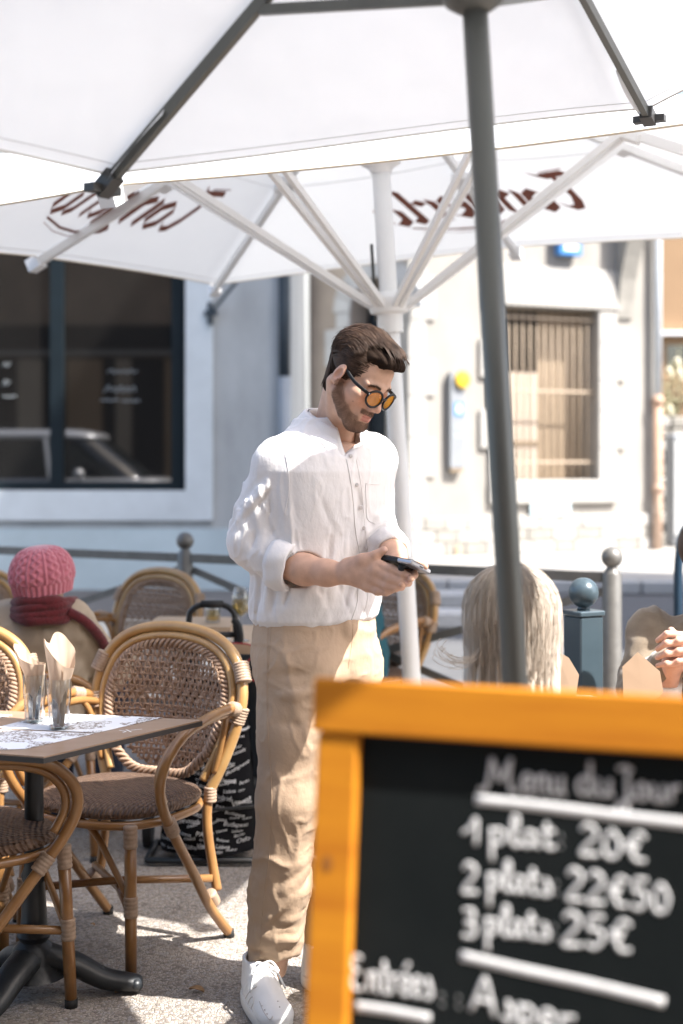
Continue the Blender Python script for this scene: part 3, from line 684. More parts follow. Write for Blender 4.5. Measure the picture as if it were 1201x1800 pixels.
b = MB(); disc_at(b, V(PB0.x, PB0.y, 0.006), V(0, 0, 1), [(.05, 0), (.38, 0), (.38, .05), (.34, .075), (.07, .08), (.055, .25), (.04, .26)], 28); b.build('base', m_conc, UB, 'auto')
# logo lettering, drawn with a broad nib, mirrored because it is seen from inside
GL = {'T': (1.25, [[(-.25, 1.45), (.1, 1.72), (.55, 1.66), (.95, 1.58), (1.3, 1.75)], [(.62, 1.62), (.45, 1.1), (.42, .5), (.55, .12), (.85, .05), (1.05, .28)]]),
      'o': (1.0, [[(.12, .78), (.12, .22), (.45, .0), (.78, .22), (.78, .78), (.45, 1.0), (.12, .78)]]), 'n': (1.0, [[(.1, 1.0), (.1, .0)], [(.1, .75), (.42, 1.0), (.75, .8), (.75, .0)]]),
      'g': (1.0, [[(.78, .78), (.45, 1.0), (.12, .78), (.12, .25), (.45, .05), (.78, .25)], [(.78, 1.0), (.78, -.25), (.45, -.52), (.0, -.42), (-.15, -.25)]]),
      'e': (.95, [[(.14, .5), (.72, .62), (.72, .82), (.45, 1.0), (.12, .78), (.12, .22), (.45, .0), (.8, .2)]]), 'r': (.78, [[(.1, 1.0), (.1, .0)], [(.1, .72), (.38, 1.0), (.66, .86)]]),
      'l': (.55, [[(.12, 1.65), (.12, .18), (.38, .0)]])}
def nib(b, pts, f, ang=38, w=.33):
    dx, dy = math.cos(R(ang)) * w / 2, math.sin(R(ang)) * w / 2; P2 = []
    for (x0, y0), (x1, y1) in zip(pts[:-1], pts[1:]):
        for k in range(3): P2.append((x0 + (x1 - x0) * k / 3, y0 + (y1 - y0) * k / 3))
    P2.append(pts[-1]); vs = []; fs = []
    for x, y in P2: vs += [f(x - dx, y - dy), f(x + dx, y + dy)]
    for i in range(len(P2) - 1): fs.append((2 * i, 2 * i + 1, 2 * i + 3, 2 * i + 2))
    b.add(vs, fs)
def logo(side_mid, toA, toB, unit, hfrac):
    """letters run from toA to toB across the middle rib; map to canopy underside"""
    im = TB.index(side_mid); tot = sum(GL[c][0] for c in 'Tongerlo'); rl = (apB - side_mid).length
    def f(x, y):
        x = x + (y - .5) * .2; u = (x - tot / 2) * unit; fr = hfrac + (y - .5) * unit * 1.5 / rl
        c = toA if u < 0 else toB; al = min(abs(u) / ((c - side_mid).length * (1 - fr)), 1); ic = TB.index(c)
        p = fB(im, al, 1 - fr) if ic == (im + 1) % 8 else fB(ic, 1 - al, 1 - fr)
        return p + V(0, 0, -.006)
    b = MB(); x = 0
    for c in 'Tongerlo':
        for st in GL[c][1]: nib(b, [(x + a, h) for a, h in st], f)
        x += GL[c][0]
    nib(b, [(3.3, -.42), (4.2, -.62), (5.4, -.52), (6.8, -.2)], f, w=.16)
    for c0 in (.0,):
        thin = [[(-.25, 1.62), (.1, 1.9), (.55, 1.84), (.95, 1.76)], [(3.4, -.6), (4.3, -.8), (5.5, -.68), (6.6, -.4)]]
        for st in thin: nib(b, st, f, w=.05)
    b.build('logo_print', m_brownp, canB, False)
logo(tipsB['T3'], tipsB['Rr'], tipsB['T2'], .142, .265)
logo(tipsB['T1'], tipsB['T2'], tipsB['L'], .142, .265)

# --- grey hexagonal parasol in front
def fitA(k, w=0, f=1.0):
    cx, cy, R_, th, zh, rise, tx, ty = 0.292, 2.564, 1.486, 1.184, 2.232, 0.488, -0.142, -0.028
    X = f * R_ * math.cos(th + k * math.pi / 3); Y = f * R_ * math.sin(th + k * math.pi / 3)
    return scaled((cx + X + w * tx, cy + Y + w * ty, zh + w - tx * X - ty * Y), .85)
TA = [fitA(k) for k in range(6)]; TA[0] = U(1140, 203, 3.44); TA[1] = U(187, 322, 2.71); TA[5] = TA[5] + V(-.22, -.12, 0)
apA = fitA(0, .488, 0) + V(0, .10, 0); PA0, PA1 = U(979, 2422, 2.18), U(808, -420, 2.27)
UA = thing('parasol', 'white hexagonal parasol with grey pole leaning left in the foreground', 'parasol')
fA = canopy_fn(apA, TA, .045, .015)
canA = obj('canopy', canopy_mesh(fA, 6, 17, 17), m_canA, UA)
for i in range(6):
    sb_ = MB(); sb_.tube([fA(i, u, .972) + V(0, 0, -.001) for u in np.linspace(0, 1, 13)], .0009, 4, caps=False); sb_.build('seam', m_seam, canA)
hb = MB(); pts = []
for i in range(6): pts += [fA(i, u, 1.0) for u in np.linspace(0, 1, 16, endpoint=False)]
hb.tube(pts, .0028, 5, closed=True); hb.build('hem', mat('hem_thread', (.6, .6, .58), .8), UA)
dA = (PA1 - PA0).normalized(); b = MB(); b.tube([PA0, (PA0 + PA1) / 2, PA1 + V(0, 0, .02)], .0205, 20); b.build('pole', m_gmet, UA)
runA = on_pole(PA0, dA, 2.135)
b = MB(); disc_at(b, runA, dA, [(.022, -.02), (.034, -.012), (.046, -.004), (.052, .008), (.05, .03), (.03, .04)]); b.build('runner', m_gmet, UA, 'auto')
b = MB(); disc_at(b, apA + V(0, 0, -.02), dA, [(.03, -.03), (.05, -.02), (.05, .02), (.02, .05)]); b.build('crown', m_gdark, UA, 'auto')
for i, tp in enumerate(TA):
    q = (tp - apA).normalized(); e = tp + V(0, 0, -.004); b = MB(); b.bar(apA.lerp(tp, .03) + V(0, 0, -.012), e, .0145, .023); rib = b.build('rib', m_gmet, UA, False)
    sd = q.cross(V(0, 0, 1)).normalized(); b = MB(); b.bar(e - q * .03, e + q * .02, .03, .03); b.bar(e - sd * .038 + q * .012, e + sd * .038 + q * .012, .026, .016); b.build('rib_end', m_gdark, rib, False)
    b = MB(); b.bar(runA + V(q.x, q.y, 0).normalized() * .05 + V(0, 0, .012), apA.lerp(tp, .52) + V(0, 0, -.02), .013, .018); b.build('strut', m_gmet, rib, False)
    # sewn pocket flap beside the rib end
    b = MB(); b.grid(lambda u, v: apA.lerp(tp, .80 + .19 * u) + sd * (-.009 - .012 * (v) * (0.4 + .6 * math.sin(math.pi * u))) + V(0, 0, -.0 - .012 * v), 10, 4); b.build('pocket', m_canA, rib)
b = MB(); disc_at(b, V(PA0.x, PA0.y, .006), V(0, 0, 1), [(.05, 0), (.26, 0), (.26, .04), (.22, .06), (.05, .07), (.035, .22), (.022, .24)], 28); b.build('base', m_conc, UA, 'auto')

# ------------------------------------------------------------------ railing and bollards
m_boll = mat('weathered_grey_paint', (.17, .165, .155), .42, var=.22, scale=14, metal=.35, rvar=.12, bump=.05, bscale=200)
m_boll2 = mat('blue_grey_gloss_paint', (.065, .095, .115), .28, var=.15, scale=8, metal=.2)
def bollard(loc, label, r=.04, top=1.035):
    T = thing('bollard', label, 'bollard', (loc[0], loc[1], 0.006), 0, 'ball topped bollards of the terrace railing')
    b = MB(); b.lathe([(r * 1.5, 0), (r * 1.5, .03), (r, .05), (r, top - .115), (r * .82, top - .10), (r * .55, top - .085), (r * .52, top - .075)], 24); b.build('post', m_boll, T, 'auto')
    b = MB(); b.ball((0, 0, top - .042), .044, 20, 14); b.build('ball', m_boll, T); return T
bR, bL = (1.118, 5.88), (-.775, 7.05)
bollard(bR, 'round grey bollard with ball top right of the blonde person'); bollard(bL, 'round grey bollard with ball top behind the wicker chairs near the beanie')
def railing(a, b_, label):
    T = thing('railing', label, 'railing', (a[0], a[1], 0), 0, 'terrace railings between bollards'); T.location = (0, 0, 0)
    A, B = V(*a, 0), V(*b_, 0); d = (B - A).normalized(); A = A + d * .04; B = B - d * .04; H1, H0 = .915, .18
    b = MB(); b.bar(A + V(0, 0, H1), B + V(0, 0, H1), .03, .042); b.build('top_rail', m_boll, T, False)
    b = MB(); b.bar(A + V(0, 0, H0), B + V(0, 0, H0), .03, .04); b.build('bottom_rail', m_boll, T, False)
    b = MB(); b.bar(A + V(0, 0, H1 - .06), B + V(0, 0, H0 + .02), .012, .035); b.build('cross_bar', m_boll, T, False)
    n_ = d.cross(V(0, 0, 1)) * .014; b = MB(); b.bar(A + n_ + V(0, 0, H0 + .02), B + n_ + V(0, 0, H1 - .06), .012, .035); b.build('cross_bar', m_boll, T, False)
railing(bR, bL, 'grey metal crossed railing running behind the standing person')
railing(bL, (-2.7, 8.1), 'grey metal crossed railing behind the pink beanie')
T = thing('bollard', 'square blue grey post with shiny ball top right of the blonde person', 'bollard', (.735, 4.32, .006), R(28))
b = MB(); b.cbox((-.043, -.043, 0), (.043, .043, .925), .004); b.build('post', m_boll2, T, False)
b = MB(); b.cbox((-.047, -.047, .926), (.047, .047, .942), .003); b.build('cap', m_boll2, T, False)
b = MB(); b.lathe([(.02, .942), (.018, .955)], 16); b.ball((0, 0, .995), .046, 24, 16); b.build('ball', m_boll2, T)
# dark blue hoop at the right edge
T = thing('cycle_hoop', 'dark blue metal hoop cut off by the right edge behind the railing', 'cycle stand')
m_navy = mat('navy_gloss_paint', (.012, .035, .065), .3, var=.15, scale=6); D = 6.6
b = MB(); x0 = U(1192, 1000, D).x; b.tube(spline([V(x0, D, .006), V(x0, D, .6), V(x0 + .005, D, .95), V(x0 + .05, D, 1.10), V(x0 + .2, D, 1.17), V(x0 + .4, D, 1.17), V(x0 + .55, D, 1.1), V(x0 + .6, D, .95), V(x0 + .6, D, .006)], 6), .021, 12); b.build('hoop', m_navy, T)
b = MB(); b.extrude([(x0 + .005, .93), (x0 + .03, 1.06), (x0 + .09, 1.125), (x0 + .2, 1.16), (x0 + .4, 1.16), (x0 + .52, 1.1), (x0 + .58, .95)], lambda u, v, d: V(u, d, v), D - .008, D + .008); b.build('plate', m_navy, T, False, fixn=True)
b = MB(); b.tube([V(x0 + .05 + .035, D - .016, 1.0), V(x0 + .05 + .035, D - .009, 1.0)], .035, 16); b.build('round_badge', mat('dark_badge', (.005, .012, .025), .2), T, False)
# concrete blocks lying on the road behind the blonde person
for k, (x0_, x1_, y, D) in enumerate(((640, 905, 1107, 11.6), (650, 905, 1068, 13.2))):
    b = MB(); a = U(x0_, y, D); c = U(x1_, y, D); b.cbox((a.x, D, 0.002), (c.x, D + .3, .16), .03)
    tag(b.build('kerb_block', m_kerb, None, False), ('nearer' if k == 0 else 'farther') + ' of two grey kerb blocks on the road left of the blonde hair', 'kerb block', 'loose kerb blocks on the road')

# ------------------------------------------------------------------ menu board
m_owood = mat('orange_stained_wood', (.52, .205, .010), .6, col2=(.38, .125, .006), scale=5.0, stretch=(.6, 1, 7), spec=.25, bump=.1, bscale=30)
m_slate = mat('chalkboard', (.009, .011, .011), .8, scale=4, col2=(.003, .005, .0055), spec=.12)
m_chalk = mat('white_chalk_marker', (.58, .58, .58), .8, var=.15, scale=60)
BO = U(557, 1190, 1.56); yaw = R(19); lean = R(7.6)
e1 = V(math.cos(yaw), -math.sin(yaw), 0); nh = V(-math.sin(yaw), -math.cos(yaw), 0); e2 = V(0, 0, -1) * math.cos(lean) + nh * math.sin(lean); e3 = nh * math.cos(lean) + V(0, 0, 1) * math.sin(lean)
def Bp(u, v, d=0): return BO + e1 * u + e2 * v + e3 * d
def b_uv(px, py):
    r = V((px - CX0) / FPX, 1, -(py - HOR) / FPX); t = (BO - CAM).dot(e3) / r.dot(e3); p = CAM + r * t - BO; return p.dot(e1), p.dot(e2)
MBD = thing('menu_board', 'orange wooden framed chalkboard menu standing blurred in the foreground', 'menu board', (BO.x + .3, BO.y - .1, .006)); MBD.location = (0, 0, 0)
BW, BH = .66, 1.165
def bb(b, u0, u1, v0, v1, d0, d1): b.extrude([(u0, v0), (u1, v0), (u1, v1), (u0, v1)], lambda u, v, d: Bp(u, v, d), d0, d1)
b = MB(); bb(b, 0, BW, 0, .058, -.014, .012); b.build('top_rail', m_owood, MBD, False, fixn=True, bevel=.003)
for nm, u0, u1 in (('stile', .006, .053), ('stile', BW - .053, BW - .006)): b = MB(); bb(b, u0, u1, .0585, BH, -.014, .008); b.build(nm, m_owood, MBD, False, fixn=True, bevel=.003)
b = MB(); bb(b, .0535, BW - .0535, BH - .12, BH - .06, -.013, .007); b.build('bottom_rail', m_owood, MBD, False, fixn=True, bevel=.003)
b = MB(); bb(b, .052, BW - .052, .0585, BH - .119, -.012, -.004); slate = b.build('slate', m_slate, MBD, False, fixn=True)
nh2 = -nh
for u0 in (.03, BW - .03):
    b = MB(); top = Bp(u0, .03, -.035); b.bar(top, V(top.x, top.y, .012) + nh2 * .42, .04, .022, nh); b.build('back_leg', m_owood, MBD, False)
kp = b_uv(580, 1516); b = MB(); b.extrude([(kp[0] + .006 * math.cos(a), kp[1] + .009 * math.sin(a)) for a in np.linspace(0, 6.28, 12, endpoint=False)], lambda u, v, d: Bp(u, v, d), .0083, .0086); b.build('wood_knot', mat('knot_brown', (.25, .09, .012), .5), MBD, False, fixn=True)
SF = {  # stroke letters, x-height 1
 'M': (2.6, [[(-.3, .15), (0, 0), (.35, .5), (.6, 1.9)], [(.6, 1.9), (1.0, .9), (1.2, .7), (1.9, 1.9)], [(1.9, 1.9), (1.75, .8), (2.0, 0), (2.35, .1)]]),
 'e': (.95, [[(.1, .45), (.65, .6), (.6, .95), (.3, 1), (.08, .55), (.3, .02), (.8, .15)]]), 'n': (1.1, [[(.1, 1), (.12, 0)], [(.12, .6), (.5, 1), (.72, .8), (.72, .1), (.95, .05)]]),
 'u': (1.1, [[(.1, 1), (.1, .25), (.35, 0), (.7, .25), (.75, 1)], [(.75, 1), (.75, .1), (1, .05)]]), 'd': (1.1, [[(.75, .85), (.35, 1), (.05, .5), (.3, 0), (.7, .3)], [(.75, 2.0), (.78, .1), (1.0, .05)]]),
 'J': (1.2, [[(.1, 1.75), (.6, 1.9), (1.0, 1.7)], [(.7, 1.8), (.72, .2), (.6, -.9), (.2, -1.1), (.05, -.7), (.6, -.2), (1.1, .1)]]), 'o': (.95, [[(.4, 1), (.08, .6), (.2, .05), (.6, .1), (.72, .6), (.4, 1)]]),
 'r': (.85, [[(.1, 1), (.15, 0)], [(.15, .6), (.4, .95), (.75, .95)]]), 'p': (1.0, [[(.12, 1.1), (.15, -1.2)], [(.15, .8), (.5, 1), (.8, .6), (.55, .08), (.17, .15)]]), 'l': (.6, [[(.05, .3), (.4, 1.3), (.42, 1.9), (.2, 1.8), (.15, .5), (.3, 0), (.6, .15)]]),
 'a': (1.0, [[(.7, .85), (.35, 1), (.06, .5), (.3, 0), (.68, .35)], [(.72, 1), (.72, .15), (.95, .05)]]), 't': (.8, [[(.3, 1.7), (.28, .2), (.5, 0), (.75, .12)], [(.0, 1.05), (.7, 1.15)]]), 's': (.8, [[(.05, .05), (.5, 0), (.6, .4), (.35, .65), (.35, 1.1)], [(.35, 1.0), (.6, .5)]]),
 ':': (.55, [[(.2, .15), (.24, .2)], [(.2, .85), (.24, .9)]]), '1': (.9, [[(-.1, .7), (.3, 1.1), (.6, 1.7), (.58, 0)]]), '2': (1.1, [[(.1, 1.35), (.35, 1.7), (.75, 1.5), (.7, 1.0), (.05, 0), (.9, .05)]]), '0': (1.1, [[(.5, 1.6), (.1, 1.0), (.2, .1), (.65, .1), (.85, .9), (.5, 1.6)]]),
 '3': (1.0, [[(.1, 1.6), (.6, 1.65), (.6, 1.1), (.25, .9), (.7, .7), (.6, .1), (.05, .1)]]), '5': (1.1, [[(.85, 1.65), (.25, 1.6), (.2, .95), (.65, .95), (.75, .4), (.4, 0), (.05, .15)]]), '€': (1.2, [[(1.0, 1.4), (.6, 1.6), (.25, .9), (.5, .1), (1.0, .1)], [(.0, .95), (.7, 1.0)], [(.0, .65), (.6, .7)]]),
 'E': (1.3, [[(.85, 1.7), (.25, 1.75), (.1, 1.3), (.35, 1.0), (.7, 1.0)], [(.35, 1.0), (.05, .5), (.3, 0), (.95, .1)]]), 'é': (.95, [[(.1, .45), (.65, .6), (.6, .95), (.3, 1), (.08, .55), (.3, .02), (.8, .15)], [(.3, 1.35), (.7, 1.75)]]), 'A': (1.4, [[(.0, 0), (.55, 1.8), (.75, 1.8), (1.1, 0)], [(.2, .7), (1.1, .75)]]), ' ': (.6, [])}
ck = MB()
def crop(cx, cy): return 540 + cx / 1.817, 1170 + cy / 1.817
def chalk(word, x0, x1, y0, y1, xh, w=11):
    tot = sum(SF[c][0] for c in word); x = 0
    for c in word:
        for st in SF[c][1]:
            pts = []
            for a, h in st:
                f = (x + a) / tot; pts.append(Bp(*b_uv(*crop(x0 + (x1 - x0) * f, y0 + (y1 - y0) * f - h * xh * .86)), -.0032))
            ck.tube(spline(pts, 4), w * 1.5 / FPX / 1.817 * .62, 5, flat=.1, up=e3)
        x += SF[c][0]
def rule(pts, w): ck.tube(spline([Bp(*b_uv(*crop(*p)), -.0032) for p in pts], 5), w * 1.5 / FPX / 1.817 * .5, 6, flat=.08, up=e3)
chalk('Menu', 560, 830, 400, 412, 66); chalk('du', 860, 985, 410, 418, 62); chalk('Jour', 985, 1200, 420, 440, 60)
rule([(535, 428), (760, 452), (980, 480), (1260, 512)], 36)
chalk('1', 500, 556, 572, 576, 58); chalk('plat:', 578, 830, 570, 588, 55); chalk('20€', 868, 1092, 600, 632, 64)
chalk('2', 492, 552, 722, 730, 62); chalk('plats:', 572, 810, 715, 738, 55); chalk('22€50', 826, 1166, 745, 795, 66)
chalk('3', 490, 550, 868, 876, 62); chalk('plats:', 565, 805, 858, 878, 55); chalk('25€', 812, 1045, 890, 920, 70)
rule([(488, 928), (690, 975), (900, 1020), (1140, 1078)], 34)
chalk('Entrées', 138, 400, 1035, 1066, 70); chalk(':', 415, 450, 1090, 1095, 50); chalk(':', 470, 500, 1098, 1102, 50); chalk('Asper', 520, 860, 1105, 1185, 66)
rule([(150, 1090), (260, 1105), (390, 1130)], 34)
ck.build('chalk_writing', m_chalk, slate)
# ------------------------------------------------------------------ rattan chairs
def cane_mat(name, c1, c2, rough=.32):
    m = mat(name, c1, rough, col2=c2, scale=7, stretch=(1, 1, 1), coat=.25, rvar=.08, bump=.08, bscale=60)
    return m
m_cane = cane_mat('honey_cane', (.47, .29, .115), (.34, .18, .06)); m_caned = cane_mat('amber_cane', (.35, .185, .065), (.21, .095, .03))
m_wick = mat('brown_wicker_strand', (.42, .29, .20), .55, col2=(.25, .155, .10), scale=40, bump=.2, bscale=300)
m_bind = mat('binding_cane', (.40, .29, .21), .6, col2=(.26, .18, .12), scale=60)
m_seat = mat('woven_seat', (.22, .135, .085), .55, col2=(.085, .045, .027), scale=45, stretch=(1, 1.6, 1), bump=1.0, bdist=.006, wave=(('DIAGONAL', 26), ('X', 30)))
m_rub = mat('black_rubber', (.012, .012, .012), .7)
def mx(p): return Vector((-p[0], p[1], p[2]))
def wrap(b, c, d, r, L, nr=5):
    """ridged cane binding round a bar"""
    d = Vector(d).normalized(); pts = []; rs = []; n = nr * 4
    for i in range(n + 1): u = i / n; pts.append(Vector(c) + d * (u - .5) * L); rs.append(r * .92 * (1.0 + .10 * abs(math.sin(math.pi * nr * u))))
    b.tube(pts, rs, 10)
def make_chair():
    T = thing('wicker_chair', 'rattan chair', 'chair')
    half = [(.19, -.185, .44), (.232, -.205, .54), (.262, -.225, .645), (.262, -.245, .735), (.222, -.262, .822), (.135, -.273, .876), (.0, -.278, .894)]
    full = half + [mx(p) for p in reversed(half[:-1])]
    C = spline(full, 8); o1 = MB(); o1.tube(C, .0165, 10); o1.build('back_hoop', m_cane, T)
    cz = .66
    def inner(k, off=0): return [Vector((p.x * k, p.y + off, cz + (p.z - cz) * k)) for p in C]
    i1 = MB(); i1.tube(inner(.885, .006), .0125, 9); i1.build('inner_hoop', m_cane, T)
    # braided edge: two twisted strands along the inner hoop, closed at the bottom
    ring = inner(.79, .008); ring = ring[6:-6]; bot = spline([ring[-1], V(-.10, -.19, .478), V(0, -.195, .468), V(.10, -.19, .478), ring[0]], 8)[1:-1]; ring = ring + bot
    br = MB(); n = len(ring)
    for ph in (0, math.pi * .66, math.pi * 1.33):
        pts = []
        for i in range(n * 3):
            u = i / 3; a, c = ring[int(u) % n], ring[(int(u) + 1) % n]; p = a.lerp(c, u - int(u)); an = ph + u * 1.5
            rad = (p - V(0, p.y, cz)).normalized(); pts.append(p + rad * math.sin(an) * .011 + V(0, 1, 0) * math.cos(an) * .008)
        br.tube(pts, .0062, 5, closed=True)
    br.build('braided_edge', m_wick, T)
    # woven panel: diagonal strands plus cross strands clipped to the braided ring
    poly = [(p.x, p.z) for p in ring]
    def inside(x, z):
        c = False; j = len(poly) - 1
        for i in range(len(poly)):
            (xi, zi), (xj, zj) = poly[i], poly[j]
            if (zi > z) != (zj > z) and x < (xj - xi) * (z - zi) / (zj - zi) + xi: c = not c
            j = i
        return c
    def ysurf(x, z): return -.268 + .062 * (x / .25) ** 2 + .10 * max(0, .62 - z) ** 1.0 * .6
    wv = MB(); step = .0165
    def strand(p, d, amp, ph, w):
        run = []
        for k in range(-60, 61):
            x, z = p[0] + d[0] * k * .008, p[1] + d[1] * k * .008
            if inside(x, z): run.append(V(x, ysurf(x, z) + amp * math.sin(k * .008 / step * math.pi + ph), z))
            elif len(run) > 1: wv.tube(run, w, 4, caps=False, flat=.45, up=(0, 1, 0)); run = []
            else: run = []
        if len(run) > 1: wv.tube(run, w, 4, caps=False, flat=.45, up=(0, 1, 0))
    for k in range(-20, 21):
        for sg in (-1, 1): strand((k * step, .66), (math.sin(sg * .30), math.cos(.30)), .0028, k * math.pi + (0 if sg > 0 else math.pi), .0040)
    for k in range(28):
        z = .475 + k * .0148 * (1 + .25 * k / 28); z < .87 and strand((0, z), (1, 0), .0035, k * math.pi, .0036)
    wv.build('woven_back', m_wick, T)
    # seat
    def sq(a, rx, ry, p=2.6): c, s = math.cos(a), math.sin(a); return (abs(c) ** (2 / p) * (1 if c > 0 else -1) * rx, abs(s) ** (2 / p) * (1 if s > 0 else -1) * ry)
    st = MB(); prof = [(.02, .474), (.3, .4735), (.6, .470), (.85, .462), (.96, .452), (1.0, .440), (.985, .428), (.9, .420), (.02, .418)]
    vs = [];
    for rr, z in prof:
        for k in range(40): x, y = sq(2 * math.pi * k / 40, .222 * rr, .215 * rr); vs.append((x, y + .0, z))
    fs = [(i * 40 + k, i * 40 + (k + 1) % 40, (i + 1) * 40 + (k + 1) % 40, (i + 1) * 40 + k)[::-1] for i in range(len(prof) - 1) for k in range(40)]
    st.add(vs, fs + [tuple(range(40))]); seat = st.build('seat', m_seat, T, fixn=True)
    sr = MB(); sr.tube([V(*sq(2 * math.pi * k / 40, .215, .208), .408) for k in range(40)], .0125, 8, closed=True); sr.build('seat_rim', m_caned, seat)
    for sx in (1, -1):
        q = (lambda p: Vector(p)) if sx > 0 else mx
        arm = [(.262, -.232, .668), (.285, -.15, .688), (.292, -.03, .682), (.288, .08, .655), (.28, .15, .600), (.270, .172, .535), (.258, .145, .465), (.242, .07, .37), (.228, -.04, .24), (.218, -.14, .115), (.222, -.235, .012)]
        b = MB(); b.tube(spline([q(p) for p in arm], 6), .0148, 9); am = b.build('arm', m_caned, T)
        a2 = [(.245, -.215, .655), (.262, -.14, .668), (.266, -.03, .662), (.262, .075, .635), (.255, .135, .585), (.248, .150, .53), (.243, .120, .47)]
        b = MB(); b.tube(spline([q(p) for p in a2], 6), .012, 8); b.build('arm_liner', m_caned, am)
        b = MB(); b.tube(spline([q(p) for p in ((.262, -.16, .665), (.245, -.175, .63), (.225, -.182, .56), (.205, -.182, .49))], 5), .010, 7); b.build('arm_brace', m_caned, am)
        post = [(.19, -.185, .445), (.183, -.178, .38), (.186, -.178, .31), (.20, -.182, .22), (.214, -.185, .15)]
        b = MB(); b.tube(spline([q(p) for p in post], 5), .0145, 9); b.build('rear_post', m_caned, T)
        b = MB(); b.tube([q((.178, .182, .412)), q((.186, .19, .2)), q((.192, .197, .012))], [.0165, .0165, .0155], 10); lg = b.build('front_leg', m_caned, T)
        b = MB(); b.tube([q((.192, .197, 0.0)), q((.192, .197, .022))], .0168, 10); b.build('foot_cap', m_rub, lg); b = MB(); b.tube([q((.222, -.235, 0.0)), q((.2215, -.233, .022))], .0160, 10); b.build('foot_cap', m_rub, am)
        b = MB(); b.tube(spline([q((.185, .185, .205)), q((.12, .178, .29)), q((.055, .17, .37)), q((.0, .165, .405))], 5), .0095, 7); b.build('front_brace', m_caned, T)
        b = MB(); b.tube([q((.187, .19, .196 if sx > 0 else .176)), q((0, .0, .196 if sx > 0 else .176)), q((-.214, -.16, .19 if sx > 0 else .17))], .0115, 8); b.build('stretcher', m_caned, T)
        def bd(*a_): w = MB(); wrap(w, *a_); w.build('cane_binding', m_bind, T)
        bd(q((.187, .191, .20)), q((.006, .007, -.2)), .0195, .055); bd(q((.18, .184, .385)), q((.008, .008, -.2)), .0195, .06); bd(q((.216, -.155, .135)), q((.006, .075, .095)), .0195, .045)
        bd(q((.258, -.228, .655)), q((.03, -.02, .1)), .027, .05, 6); bd(q((.19, -.184, .425)), q((.0, 0, .1)), .019, .045); bd(q((.246, .09, .398)), q((.016, .075, .095)), .0205, .05)
        bd(q((.284, -.165, .684)), q((.02, .08, .018)), .021, .04); bd(q((.258, -.250, .775)), q((-.03, -.02, .08)), .025, .06, 7)
    return T
chair0 = make_chair(); first = [True]
def chair(c, fw, label):
    o = chair0 if first[0] else copy_tree(chair0); first[0] = False
    o.location = (c[0], c[1], .006); o.rotation_euler = (0, 0, math.atan2(fw[1], fw[0]) - math.pi / 2); o['label'] = label; o['group'] = 'rattan terrace chairs'; return o
chair((-.637, 4.07), (-.48, -.877), 'empty rattan armchair in the centre between table and black shopping trolley')
chair((-.965, 3.66), (.77, .63), 'rattan armchair in the lower left corner with sunlit seat edge')
chair((-1.225, 4.10), (-.10, -.99), 'rattan chair back cut by the left edge behind the drinking glasses')
chair((-1.13, 4.98), (.80, .60), 'rattan chair in which the person with the pink beanie sits')
chair((-.98, 6.22), (-.62, -.78), 'empty rattan chair between the pink beanie and the grey bollard')
chair((-1.72, 6.30), (.05, -1), 'rattan chair half hidden left of the pink beanie')
chair((.06, 6.38), (-.75, -.66), 'rattan chair behind the white parasol pole')
chair((-.965, 2.22), (-.80, .6), 'blurred rattan chair touching the bottom left corner')

# ------------------------------------------------------------------ front table
m_ttop = mat('brown_laminate', (.36, .24, .16), .35, col2=(.29, .185, .12), scale=5, stretch=(1, 6, 1), coat=.1)
m_tedge = mat('dark_table_edge', (.035, .03, .028), .45); m_cast = mat('black_cast_iron', (.014, .017, .020), .42, var=.3, scale=20, bump=.3, bscale=60, bdist=.003)
ZT = .742
def onz(px, py, z=ZT): D = (HC - z) * FPX / (py - HOR); return V((px - CX0) / FPX * D, D, z)
F_, R_c = onz(77, 1330), onz(356, 1265); LB_ = V(-1.16, 3.83, ZT); LF_ = V(-1.22, 3.36, ZT)
TBL = thing('bistro_table', 'brown topped bistro table on black cast iron foot with placemats', 'table')
b = MB(); q4 = [(p.x, p.y) for p in (F_, R_c, LB_, LF_)]
cen = sum((Vector(p) for p in q4), Vector((0, 0))) / 4
b.extrude([tuple(cen + (Vector(p) - cen) * .996) for p in q4], lambda u, v, d: V(u, v, d), ZT - .0005, ZT - .004); top = b.build('table_top', m_ttop, TBL, False, fixn=True)
b = MB(); b.extrude(q4, lambda u, v, d: V(u, v, d), ZT - .0042, ZT - .016); b.build('edge', m_tedge, top, False, fixn=True)
bc = V(-.80, 3.70, .006)
b = MB(); b.lathe([(.06, .70), (.03, .68), (.024, .60), (.026, .34), (.034, .32), (.028, .30), (.036, .18), (.045, .165), (.036, .15), (.055, .13), (.06, .10), (.085, .06)], 20, Matrix.Translation(bc)); b.build('column', m_cast, TBL, 'auto')
for k in range(3):
    a = R(8 + 120 * k); d = V(math.cos(a), math.sin(a), 0); b = MB(); sp_ = spline([bc + V(0, 0, .12), bc + d * .10 + V(0, 0, .085), bc + d * .18 + V(0, 0, .042), bc + d * .255 + V(0, 0, .026), bc + d * .275 + V(0, 0, .022)], 6)
    b.tube(sp_, [.050 - .022 * i / (len(sp_) - 1) for i in range(len(sp_))], 10, flat=.7, up=(0, 0, 1))
    s2 = d.cross(V(0, 0, 1))
    for j in (-1, 0, 1): b.ball(bc + d * .262 + s2 * j * .016 + V(0, 0, .026), (.020, .020, .017), 8, 6)
    for j in range(4): b.ball(bc + d * (.10 + .035 * j) + V(0, 0, .105 - .02 * j), (.016, .016, .012), 8, 6)
    b.build('foot', m_cast, TBL)
